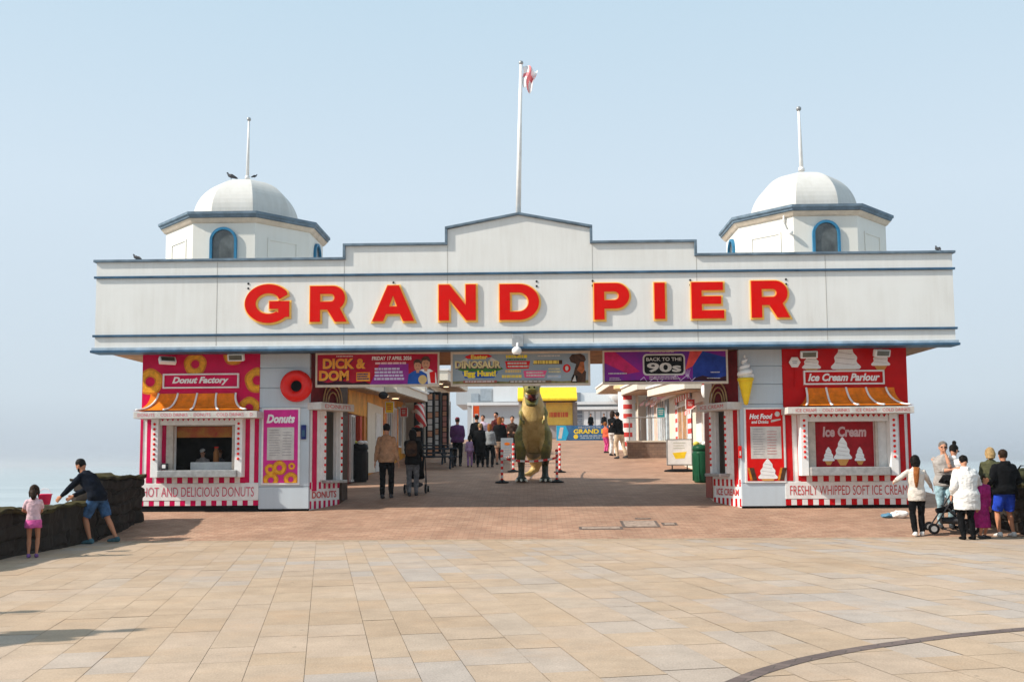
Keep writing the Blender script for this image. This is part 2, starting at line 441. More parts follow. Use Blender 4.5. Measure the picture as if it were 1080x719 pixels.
L.new(n2.outputs['Fac'], bp.inputs['Height']); L.new(bp.outputs['Normal'], b.inputs['Normal'])
mb = MB(); mb.face([(-6000, -3000, -5), (6000, -3000, -5), (6000, 9000, -5), (-6000, 9000, -5)])
struct(mb, 'sea', sm)

# stone sea walls
def stonewall(segs, label, name='sea_wall'):
    """segs: list of (x0,x1,y0,y1,ztop)"""
    root = thing(name, (segs[0][0], segs[0][2], 0), label, 'sea wall')
    stone = brickmat('wall_stone_' + str(len(bpy.data.materials)), (.030, .021, .015), (.017, .013, .010), (.016, .012, .009), bw=.56, rh=.235, ms=.002, rot=(R(90), 0, R(90)))
    moss = mat('moss', (.070, .060, .022), .95, .5, 3, bump=1, bscale=14, col2=(.028, .022, .014))
    for (x0, x1, y0, y1, zt, *sh) in segs:
        sh = sh[0] if sh else 0
        for top in (0, 1):
            mb = MB(); nx, ny, nz_ = max(2, int((x1 - x0) / .10)), max(3, int((y1 - max(y0, 8)) / .055 + (8 - y0) / .2 if y0 < 8 else (y1 - y0) / .055)), max(2, int((zt + .2) / .05)) if not top else 3
            za, zb = (-.2, zt - .09) if not top else (zt - .09, zt)
            ex = .06 if top else 0
            X = [x0 - ex + (x1 - x0 + 2 * ex) * i / nx for i in range(nx + 1)]; Y = [y0 + (y1 - y0) * (i / ny if y0 > 0 else 1 - (1 - i / ny) ** 1.35) for i in range(ny + 1)]; Z = [za + (zb - za) * i / nz_ for i in range(nz_ + 1)]
            def d(p):
                p = Vector(p); v = Vector((noise.noise(p * 1.3 + Vector((3, 0, 0))), noise.noise(p * 1.1), noise.noise(p * 1.7 + Vector((0, 5, 0))))) * .09
                v += Vector((noise.noise(p * 6), noise.noise(p * 5 + Vector((9, 0, 0))), noise.noise(p * 5.5))) * .035
                if p.z > zb - .01 and top: v.z += .06 * noise.noise(Vector((0, p.y * .8, 4))) - .02
                if p.z > zb - .02 and top and (p.x < X[0] + .05 or p.x > X[-1] - .05): v.z -= .05
                if not top:
                    row = math.floor((p.z + .2) / .235); q_ = (p.y + p.x * .9 + row * .31) / .56; cell = math.floor(q_); fu = abs(q_ - cell - .5) * 2; fv = abs(((p.z + .2) / .235) % 1 - .5) * 2
                    j = max(max(0, fu - .88) / .12, max(0, fv - .78) / .22); rr_ = noise.noise(Vector((cell * 7.3, row * 3.1, x0))) * .06
                    sx_ = 1 if p.x > (x0 + x1) / 2 else -1
                    v.x += sx_ * (rr_ - .05 * j)
                    if abs(p.y - y0) < .02: v.y -= rr_ - .05 * j
                p.x += sh * (p.y - y0) / (y1 - y0)
                return p + v
            g = lambda P4: mb.face([d(q) for q in P4])
            for i in range(ny):
                for k in range(nz_):
                    g([(X[0], Y[i + 1], Z[k]), (X[0], Y[i], Z[k]), (X[0], Y[i], Z[k + 1]), (X[0], Y[i + 1], Z[k + 1])])
                    g([(X[-1], Y[i], Z[k]), (X[-1], Y[i + 1], Z[k]), (X[-1], Y[i + 1], Z[k + 1]), (X[-1], Y[i], Z[k + 1])])
                for k in range(nx):
                    g([(X[k], Y[i], Z[-1]), (X[k + 1], Y[i], Z[-1]), (X[k + 1], Y[i + 1], Z[-1]), (X[k], Y[i + 1], Z[-1])])
                    if top: g([(X[k], Y[i + 1], Z[0]), (X[k + 1], Y[i + 1], Z[0]), (X[k + 1], Y[i], Z[0]), (X[k], Y[i], Z[0])])
            for i in range(nx):
                for k in range(nz_):
                    g([(X[i], Y[0], Z[k]), (X[i + 1], Y[0], Z[k]), (X[i + 1], Y[0], Z[k + 1]), (X[i], Y[0], Z[k + 1])])
                    g([(X[i + 1], Y[-1], Z[k]), (X[i], Y[-1], Z[k]), (X[i], Y[-1], Z[k + 1]), (X[i + 1], Y[-1], Z[k + 1])])
            o = mb.build('coping' if top else 'wall', moss if top else stone, root, smooth=bool(top))
            md = o.modifiers.new('w', 'WELD'); md.merge_threshold = .0005
    return root
stonewall([(-9.05, -8.52, -4, 18.65, .80)], 'low dark stone sea wall beside the girl and the bending man', 'sea_wall')
stonewall([(-9.10, -8.52, 18.72, 20.75, 1.30)], 'taller block of mossy stone wall standing against the doughnut kiosk', 'stone_wall_block')
stonewall([(9.45, 10.3, -4, 21.4, 1.02)], 'dark mossy stone wall at the right edge behind the people by the ice cream kiosk', 'sea_wall')

# ------------------------------------------------------------------ gateway building
YF = 21.2; YK = 22.0; YB = 25.2
bz = W(540, 365.5, YF).z                       # underside of the fascia
gb = thing('gateway_building', (0, YF, gz(22)), 'long white pier entrance fascia with stepped gable and blue trim on two pillars', 'building')
xl = W(101, 320, YF).x; xr = W(1006, 315, YF).x
def zf(py, px=547): return W(px, py + (547 - px) * 0.0 , YF).z
zt0 = (W(200, 276, YF).z + W(900, 268.3, YF).z) / 2
zt1 = (W(420, 260, YF).z + W(680, 255.5, YF).z) / 2
zt2 = (W(472, 242, YF).z + W(622, 240.5, YF).z) / 2; zt3 = W(547, 227, YF).z
s1l, s1r = W(364.5, 265, YF).x, W(732, 262, YF).x; s2l, s2r = W(472, 250, YF).x, W(622, 250, YF).x; xm = W(547, 230, YF).x
zb_ = (W(200, 369.3, YF).z + W(900, 363, YF).z) / 2
out = [(xl, zb_), (xr, zb_), (xr, zt0), (s1r, zt0), (s1r, zt1), (s2r, zt1), (s2r, zt2), (xm, zt3), (s2l, zt2), (s2l, zt1), (s1l, zt1), (s1l, zt0), (xl, zt0)]
F0 = FY(YF)
mb = MB(); mb.prism(out, F0, -.35, 0); mb.build('fascia_panel', white, gb)
mb = MB(); T = .058
def trimbar(u0, v0, u1, v1, d0=-.40, d1=.06):   # bar sitting on top of an edge
    mb.prism([(u0, v0), (u1, v1), (u1, v1 + T), (u0, v0 + T)], F0, d0, d1)
trimbar(xl - .06, zt0, s1l + .001, zt0); trimbar(s1r - .001, zt0, xr + .06, zt0)
trimbar(s1l - T, zt1, s2l + .001, zt1); trimbar(s2r - .001, zt1, s1r + T, zt1)
trimbar(s2l - T, zt2, xm, zt3); trimbar(xm, zt3, s2r + T, zt2)
for x, a_, b_, sg in ((s1l, zt0 + T, zt1, -1), (s1r, zt0 + T, zt1, 1), (s2l, zt1 + T, zt2, -1), (s2r, zt1 + T, zt2, 1)):
    mb.prism(rect(min(x, x + sg * T), a_, max(x, x + sg * T), b_), F0, -.40, .06)
mb.build('coping_trim', greytrim, gb, bevel=.008)
mb = MB()
for pyl, pyr, th, dp in ((293.2, 283.2, .05, .05), (354.8, 345.8, .05, .05)):
    z = (W(120, pyl, YF).z + W(990, pyr, YF).z) / 2
    mb.prism(rect(xl - .04, z - th / 2, xr + .04, z + th / 2), F0, 0, dp); mb.build('trim_band', bluetrim, gb, bevel=.006); mb = MB()
for i_, q_ in enumerate(()): pass
mb.prism(rect(xl - .07, zb_ - .045, xr + .07, zb_ + .01), F0, -.40, .08)
mb.build('trim_band', bluetrim, gb, bevel=.006)
mb = MB(); mb.prism(rect(xl - .05, zb_ + .012, xr + .05, zb_ + .07), F0, 0, .05); mb.build('drip_moulding', mat('pale_blue_trim', (.36, .46, .56), .5, .2, 3), gb)
mb = MB()
for px in (229, 363, 472, 625, 735, 871):
    x = W(px, 300, YF).x; top = zt2 if s2l < x < s2r else (zt1 if s1l < x < s1r else zt0)
    mb.prism(rect(x - .006, zb_ + .1, x + .006, top - .02), F0, 0, .003)
    mb.build('panel_joint', mat('joint_line', (.42, .40, .37), .7), gb); mb = MB()
for px in (262, 415, 566, 625, 728, 829):
    for dy in (297, 302):
        x = W(px, 300, YF).x; z = W(px, dy - (px - 540) * .008, YF).z
        mb.prism(circ(x, z, .024, 8), F0, 0, .012); mb.build('fixing_bolt', black, gb); mb = MB()
# soffit, roof, rear fascia and side returns
mb = MB(); mb.box(xl, xr, YF + .36, YB + 2.2, zb_ + .02, zb_ + .08)
mb.box(-4.2, 4.5, YB, YB + 2.3, zb_ - .3, zb_ + .02) if False else None
mb.v = []; mb.f = []; mb.mi = []
mb.box(xl, xr, YF + .36, YB, zb_ + .02, zb_ + .10)
for x0 in [xl + .5 + i * .9 for i in range(21)]:
    pass
mb.build('soffit', orange_soffit, gb)
mb = MB(); mb.box(xl + .02, xr - .02, YF + .36, YB, zb_ + 1.0, zb_ + 1.08)
mb.box(xl, xl + .1, YF + .36, YB, zb_ + .1, zt0 - .1); mb.box(xr - .1, xr, YF + .36, YB, zb_ + .1, zt0 - .1)
mb.box(xl, xr, YB - .12, YB, zb_ + .1, zt0 - .1)
mb.box(xl - .05, xr + .05, YB - .14, YB + .03, zt0 - .1, zt0 - .02)
mb.build('roof', white, gb)
# pillars (either side of the opening)
gl = gz(YK) - .25
def pillar(pxa, pxb, pside, joints):
    x0, z0, x1, z1 = rc(pxa, 372, pxb, 534, YK)
    mb = MB(); zs = [gz(YK) + .05] + [W((pxa + pxb) / 2, j, YK).z for j in joints] + [zb_]
    for a_, b_ in zip(zs, zs[1:]): mb.box(x0, x1, YK, YK + .35, a_ + .010, b_ - .008)
    mb.box(x0 + .01, x1 - .01, YK + .03, YK + .34, zs[0], zs[-1])
    mb.build('pillar', palegrey, gb)
    mb = MB(); mb.box(x0 + .01, x1 - .01, YK + .015, YK + .34, gl, gz(YK) + .05); mb.build('plinth', black, gb)
    return x0, x1
pl0, pl1 = pillar(273.5, 326, 0, (513, 430, 409, 388))
pr0, pr1 = pillar(781, 827, 0, (509, 426, 405, 386))

# three-dimensional letters
nm = thing('pier_name_sign', (W(545, 340, YF).x, YF, W(545, 340, YF).z), 'big red three-dimensional GRAND PIER letters edged in yellow on the white fascia', 'sign')
def arc(cx, cy, rx, ry, a0, a1, n=16): return [(cx + rx * math.cos(R(a0 + (a1 - a0) * i / n)), cy + ry * math.sin(R(a0 + (a1 - a0) * i / n))) for i in range(n + 1)]
LET = {
 'G': (1.24, [arc(.62, .5, .62, .52, 28, 332, 40)[:0] + [(1.14, .74)] + arc(.63, .5, .63, .52, 40, 316, 40)[0:] + [(1.19, .14), (1.19, .56), (.66, .56), (.66, .36), (.90, .36), (.90, .25)] + arc(.63, .5, .345, .28, 310, 45, 40) + [(.92, .62)]]),
 'R': (1.04, [[(0, 0), (0, 1), (.62, 1)] + arc(.66, .66, .35, .34, 85, -55, 14) + [(1.06, 0), (.72, 0), (.50, .34), (.29, .34), (.29, 0)], [(.29, .56), (.60, .56)] + arc(.60, .67, .11, .11, -90, 90, 8) + [(.29, .78)]]),
 'A': (1.18, [[(0, 0), (.43, 1), (.75, 1), (1.18, 0), (.87, 0), (.78, .20), (.39, .20), (.30, 0)], [(.47, .41), (.70, .41), (.585, .72)]]),
 'N': (1.06, [[(0, 0), (0, 1), (.30, 1), (.77, .42), (.77, 1), (1.06, 1), (1.06, 0), (.78, 0), (.29, .60), (.29, 0)]]),
 'D': (1.10, [[(0, 0), (0, 1), (.54, 1)] + arc(.54, .5, .56, .5, 90, -90, 24)[1:], [(.29, .23), (.52, .23)] + arc(.52, .5, .29, .27, -90, 90, 16)[1:] + [(.29, .77)]]),
 'P': (1.0, [[(0, 0), (0, 1), (.62, 1)] + arc(.62, .65, .38, .35, 88, -88, 18) + [(.29, .30), (.29, 0)], [(.29, .53), (.58, .53)] + arc(.58, .65, .125, .12, -90, 90, 8)[1:] + [(.29, .77)]]),
 'I': (.29, [[(0, 0), (0, 1), (.29, 1), (.29, 0)]]),
 'E': (.90, [[(0, 0), (0, 1), (.90, 1), (.90, .78), (.29, .78), (.29, .61), (.84, .61), (.84, .40), (.29, .40), (.29, .22), (.92, .22), (.92, 0)]]),
}
def letter(ch, px0, px1, py0, py1):
    wN, sp = LET[ch]; x0, z0, x1, z1 = rc(px0, py0, px1, py1, YF)
    xs = [p[0] for s in sp for p in s]; ax, bx = min(xs), max(xs)
    for nmm, off, e0, e1, m in (('letter_back', .034, .005, .035, yellowlet), ('letter', .0, .033, .058, redlet)):
        cu = bpy.data.curves.new('c', 'CURVE'); cu.dimensions = '2D'; cu.fill_mode = 'BOTH'; cu.extrude = (e1 - e0) / 2; cu.offset = off
        for s in sp:
            q = cu.splines.new('POLY'); q.points.add(len(s) - 1); q.use_cyclic_u = True
            for i, p in enumerate(s): q.points[i].co = ((p[0] - ax) / (bx - ax) * (x1 - x0), p[1] * (z1 - z0), 0, 1)
        o = bpy.data.objects.new('c', cu); COL.objects.link(o); dg = bpy.context.evaluated_depsgraph_get(); dg.update()
        me = bpy.data.meshes.new_from_object(o.evaluated_get(dg), depsgraph=dg)
        vs = [v.co.copy() for v in me.vertices]; fs = [tuple(p.vertices) for p in me.polygons]
        bpy.data.objects.remove(o); bpy.data.curves.remove(cu); bpy.data.meshes.remove(me)
        b = MB(); mid = (e0 + e1) / 2
        sh = .012 if nmm == 'letter_back' else 0
        b.add([(x0 + v.x + sh, YF - mid - v.z, z0 + v.y - sh) for v in vs], fs)
        if nmm == 'letter_back': back = b
        else:
            L1 = b.build('letter', m, nm)
            back.build('letter_edge', yellowlet, L1)
for a_ in (('G', 259, 305.5, 301, 340), ('R', 327.5, 366, 302, 339.5), ('A', 393, 437, 301.5, 338.8), ('N', 463, 502, 300.5, 338), ('D', 527, 568.5, 300, 337.5),
           ('P', 626.5, 663.5, 299, 337), ('I', 690, 701, 298.5, 336.5), ('E', 729, 763, 298, 336), ('R', 792, 832, 296.5, 335)): letter(*a_)

# domed towers
def tower(pcx, yc, label):
    c = W(pcx, 240, yc); rt = thing('domed_tower', (c.x, yc, zt0 - .6), label, 'tower', 'domed towers on the pier entrance')
    ze = EYE + 5.97; zb2 = zt0 - .9; ri = 1.84; ro = ri / math.cos(R(22.5)); r8 = R(22.5)
    c0 = (c.x, yc, 0)
    mb = MB(); mb.lathe(c0, [(ro, zb2), (ro, ze - .05)], 8, rot=r8); mb.build('wall', white2, rt)
    mb = MB(); mb.lathe(c0, [(ro + .01, ze - .13), (ro + .05, ze - .11), (ro + .10, ze - .05), (ro + .13, ze - .028), (ro + .1, ze - .028)], 8, rot=r8); mb.build('cornice', mat('cornice_cream', (.62, .52, .42), .6), rt)
    mb = MB(); mb.lathe(c0, [(ro + .10, ze - .03), (ro + .15, ze), (ro + .16, ze + .04), (ro + .20, ze + .06), (ro + .20, ze + .12), (ro + .13, ze + .13), (1.37, ze + .24), (.5, ze + .24)], 8, rot=r8)
    mb.build('eaves', greytrim, rt)
    prof = [(1.37, ze + .12), (1.35, ze + .30)]
    for i in range(1, 15):
        a = R(90 * i / 15); prof.append((1.35 * math.cos(a) ** .90, ze + .30 + 1.14 * math.sin(a) ** .96))
    prof.append((.04, ze + 1.445))
    mb = MB(); mb.lathe(c0, prof, 8, rot=r8); mb.build('dome', domem, rt)
    # windows / blank panels on every other face
    for k in range(8):
        an = R(-90 + 45 * k); nx, ny = math.cos(an), math.sin(an)
        o = Vector((c.x + nx * ri, yc + ny * ri, 0)); F = FR(o, (-ny, nx, 0), (nx, ny, 0))
        top = ze - .24; zs = top - .84
        if k % 2 == 0:
            hw, h = .33, 1.12
            def arch(w, b0, t): return [(-w, b0), (w, b0), (w, t - w)] + arc(0, t - w, w, w, 0, 180, 14)[1:]
            ou, inn = arch(hw, zs, top), arch(hw - .06, zs + .06, top - .06)
            mb = MB()
            for i in range(len(ou)):
                j = (i + 1) % len(ou)
                for d0, d1 in ((0, .07),):
                    A = [F(*ou[i], d0), F(*ou[j], d0), F(*inn[j], d0), F(*inn[i], d0), F(*ou[i], d1), F(*ou[j], d1), F(*inn[j], d1), F(*inn[i], d1)]
                    mb.add(A, [(4, 5, 6, 7), (0, 1, 5, 4), (2, 3, 7, 6)])
            wf = mb.build('window_frame', bluebright, rt)
            mb = MB(); mb.prism(inn, F, .01, .02); mb.build('pane', shade_glass, wf)
        else:
            mb = MB()
            for q in (rect(-.42, zs, -.37, ze - .5), rect(.37, zs, .42, ze - .5), rect(-.42, ze - .5, .42, ze - .45)): mb.prism(q, F, 0, .02)
            mb.build('panel_moulding', white2, rt)
    return c, ze
tl, ze = tower(260.5, 24.4, 'left white octagonal tower with faceted dome and pigeon on top')
tr, _ = tower(847, 24.4, 'right white octagonal tower with faceted dome and cable bracket')
ztop = ze + 1.34
mb = MB(); F = FR((tr.x - 1.84 * math.sin(R(45)), 24.4 - 1.84 * math.cos(R(45)), 0), (1, -1, 0), (-1, -1, 0))
mb.tube([F(.55, ze - .03, .05), F(.52, ze - .25, .05), F(.60, ze - .45, .06), F(.72, ze - .52, .1)], .025); mb.ball(F(.75, ze - .54, .12), .06)
o = mb.build('cable_bracket', whitep, None, origin=F(.55, ze - .3, 0)); tag(o, 'small white curved cable bracket high on the right tower wall', 'bracket')
def mast(px0, py0, px1, py1, Y, r, label, name='mast'):
    a, b_ = W(px0, py0, Y), W(px1, py1, Y)
    t = thing(name, a, label, 'pole', 'masts on the tower domes')
    mb = MB(); mb.loft([a - Vector((0, 0, .1)), a.lerp(b_, .55), b_], [r, r * .8, r * .55], n=10); mb.build('pole', whitep, t, smooth=True)
    mb = MB(); mb.ball(b_, r * 1.25); mb.build('finial', metal, t, smooth=True)
    mb = MB(); mb.loft([a - Vector((0, 0, .06)), a + Vector((0, 0, .03))], [r * 1.6, r * 1.3], n=12); mb.build('base_collar', whitep, t, smooth=True)
mast(261, 187, 262.6, 126, 24.4, .045, 'thin white mast on the dome of the left tower')
mast(845.3, 178, 842.3, 115, 24.4, .055, 'thicker white mast on the dome of the right tower')
# flagpole
a, b_ = W(546.5, 227, 21.5), W(549.5, 68, 21.5)
fp = thing('flagpole', a, 'tall white flagpole with a red and white flag on the gable peak', 'flagpole')
mb = MB(); mb.loft([a - Vector((0, 0, .15)), a.lerp(b_, .5), b_], [.062, .052, .036], n=12); mb.build('pole', whitep, fp, smooth=True)
mb = MB(); mb.ball(b_ + Vector((0, 0, .03)), .055); mb.build('finial', metal, fp, smooth=True)
flagm = bpy.data.materials.new('flag_cloth'); flagm.use_nodes = True; nt = flagm.node_tree; N = nt.nodes; L = nt.links
bs = N['Principled BSDF']; bs.inputs['Roughness'].default_value = .8; at = N.new('ShaderNodeAttribute'); at.attribute_name = 'tone'
mx = N.new('ShaderNodeMix'); mx.data_type = 'RGBA'; mx.inputs[6].default_value = (.82, .80, .80, 1); mx.inputs[7].default_value = (.72, .20, .22, 1)
L.new(at.outputs['Fac'], mx.inputs[0]); L.new(mx.outputs[2], bs.inputs['Base Color'])
mb = MB(); tone = []
nu, nv = 26, 16; top = b_ + Vector((.04, 0, -.06))
def fl(i, j):
    u, v = i / nu, j / nv
    x = .34 * u ** .9 * (1 - .35 * v) + .02 * math.sin(7 * v); z = -.50 * v * (1 - .1 * u) - .05 * u - .10 * math.sin(u * 3) * v + .05 * math.sin(6 * u)
    y = .09 * math.sin(9 * u + 3 * v) * (.3 + u)
    return top + Vector((x, y, z))
for i in range(nu):
    for j in range(nv):
        mb.face([fl(i, j + 1), fl(i + 1, j + 1), fl(i + 1, j), fl(i, j)])
        u, v = (i + .5) / nu, (j + .5) / nv
        tone.append(1.0 if (abs(v - .42) < .10 and u > .0) or abs(u - .45) < .09 else 0.0)
o = mb.build('flag', flagm, fp, smooth=True)
a_ = o.data.attributes.new('tone', 'FLOAT', 'FACE'); a_.data.foreach_set('value', tone)
md = o.modifiers.new('w', 'WELD'); md.merge_threshold = .0005; md = o.modifiers.new('s', 'SOLIDIFY'); md.thickness = .004

# birds
def bird(p, s, ang_, label, col, head_up=.0, name='pigeon'):
    rt = thing(name, p, label, 'bird'); rt.rotation_euler = (0, 0, ang_); rt['_local'] = 1
    mb = MB()
    mb.loft([(-.17, 0, .05), (-.10, 0, .075), (0, 0, .11), (.07, 0, .14), (.10, 0, .18), (.115, 0, .215), (.13, 0, .225)], [(.03, .008), (.04, .03), (.055, .055), (.045, .045), (.025, .025), (.025, .025), (.015, .015)], (0, 1, 0), 12)
    mb.loft([(.125, 0, .22), (.16, 0, .21)], [.011, .003], (0, 1, 0), 8)
    for q in (-.03, .03): mb.tube([(.0, q, .08), (.01, q, 0), (.04, q, .003)], .006, 6)
    mb.v = [v * s for v in mb.v]; mb.build('body', col, rt, remesh=.006 * s)
    for q in (-1, 1):
        w = MB(); w.loft([(.05, q * .045, .13), (-.03, q * .055, .115), (-.15, q * .03, .06), (-.19, q * .012, .045)], [(.012, .04), (.014, .05), (.01, .025), (.004, .008)], (0, 1, 0), 10)
        w.v = [v * s for v in w.v]; w.build('wing', darkgrey, rt, smooth=True)
    del rt['_local']
birdc = mat('pigeon_grey', (.07, .075, .09), .6, .4, 20)
bird(W(244, 190, 24.3), .9, R(180), 'dark pigeon perched on the dome of the left tower', birdc)
bird(W(268.5, 188.2, 24.4), .5, R(20), 'tiny bird beside the mast on the left dome', birdc)
bird(W(144, 275.5, 21.25), .75, R(160), 'small dark bird perched on the left end of the white fascia', birdc)
bird(W(989, 266.2, 21.25), .75, R(90), 'small dark bird perched on the right end of the white fascia', birdc)
# dome camera under the fascia
p = W(545, 372, 21.05)
cc = thing('security_camera', p, 'white dome security camera on a bracket below the middle of the fascia', 'camera')
mb = MB(); x, z0_, x1_, z1_ = rc(540, 353, 552, 366, YF); mb.prism(rect(x, z0_, x1_, z1_), F0, 0, .08); mb.build('junction_box', metal, cc, bevel=.01)
mb = MB(); mb.tube([W(546, 362, 21.08), W(545.5, 367, 21.0)], .03); mb.ball(W(545, 370, 20.98), (.11, .11, .10)); mb.build('dome_housing', whitep, cc, smooth=True)
mb = MB(); mb.ball(W(545, 371.5, 20.98), (.07, .07, .085)); mb.build('lens_dome', glassd, cc, smooth=True)
# ------------------------------------------------------------------ kiosks
def interp_outline(F, pts_top, pts_bot): pass
def bulbs(F, u, v0, v1, n, d, parent, m):
    for i in range(n):
        v = v0 + (v1 - v0) * i / (n - 1); mb = MB(); c = F(u, v, d)
        mb.ball(c, .032, 10, 6); mb.build('bulb', m, parent, smooth=True)
def text_board(F, u0, v0, u1, v1, d0, d1, m, s, tm, parent, name='fascia_board', bold=.0, pad=(.1, .26)):
    mb = MB(); mb.prism(rect(u0, v0, u1, v1), F, d0, d1); b = mb.build(name, m, parent, bevel=.006)
    if s: frame_text(s, F, u0 + pad[0], v0 + pad[1] * (v1 - v0), u1 - pad[0], v1 - pad[1] * (v1 - v0), d1 + .002, tm, b, bold=bold, thick=.003)
    return b
def checks(F, u0, v0, u1, v1, n, d, ma, mw, parent, name='check_row'):
    mb = MB(); vs = []
    for i in range(n + 1):
        u = u0 + (u1 - u0) * i / n; vs += [F(u, v0, d), F(u, v1, d), F(u, v0, 0), F(u, v1, 0)]
    for i in range(n):
        mb.cur = i % 2; b = 4 * i
        if i == 0: mb.add(vs, [(b, b + 4, b + 5, b + 1)])
        else: mb.f.append((b, b + 4, b + 5, b + 1)); mb.mi.append(i % 2)
        for f in ((b + 1, b + 5, b + 7, b + 3), (b + 2, b + 6, b + 4, b)): mb.f.append(f); mb.mi.append(i % 2)
    return mb.build(name, [ma, mw], parent)
def cone_print(F, cx, z0, h, w, d, parent, lim=None, name='ice_cream_print'):
    """printed soft-serve swirl over a wafer cone"""
    mb = MB(); mb.cur = 0
    n = 20; zc = z0 + h * .22; pts = []
    def hw(t): return w / 2 * (1 - t) ** .62 * (1 + .10 * math.sin(t * 19)) * (.92 if t < .04 else 1)
    for i in range(n + 1): t = i / n; pts.append((cx + hw(t), zc + t * h * .78))
    for i in range(n, -1, -1): t = i / n; pts.append((cx - hw(t) + .03 * w * math.sin(t * 12), zc + t * h * .78))
    q = pts if not lim else clip(pts, *lim)
    for i in range(n):      # strips (outline is not convex)
        t0, t1 = i / n, (i + 1) / n
        r = [(cx - hw(t0), zc + t0 * h * .78), (cx + hw(t0), zc + t0 * h * .78), (cx + hw(t1), zc + t1 * h * .78), (cx - hw(t1), zc + t1 * h * .78)]
        if lim: r = clip(r, *lim)
        if len(r) >= 3: mb.face([F(u, v, d + .004) for u, v in r])
    mb.cur = 1
    r = [(cx - w * .36, zc), (cx + w * .36, zc), (cx + w * .16, z0), (cx - w * .16, z0)]
    if lim: r = clip(r, *lim)
    if len(r) >= 3: mb.face([F(u, v, d + .0035) for u, v in r])
    mb.cur = 2
    for t in (.18, .36, .54, .72):
        a = hw(t) * .9; z = zc + t * h * .78
        r = [(cx - a, z + .02 * h), (cx + a * .7, z - .035 * h), (cx + a, z - .01 * h), (cx + a * .6, z - .012 * h), (cx - a * .9, z + .035 * h)]
        if lim: r = clip(r, *lim)
        if len(r) >= 3: mb.face([F(u, v, d + .006) for u, v in r])
    return mb.build(name, [whitesoft, mat('wafer', (.66, .30, .08), .6), mat('swirl_shade', (.60, .54, .52), .5)], parent)

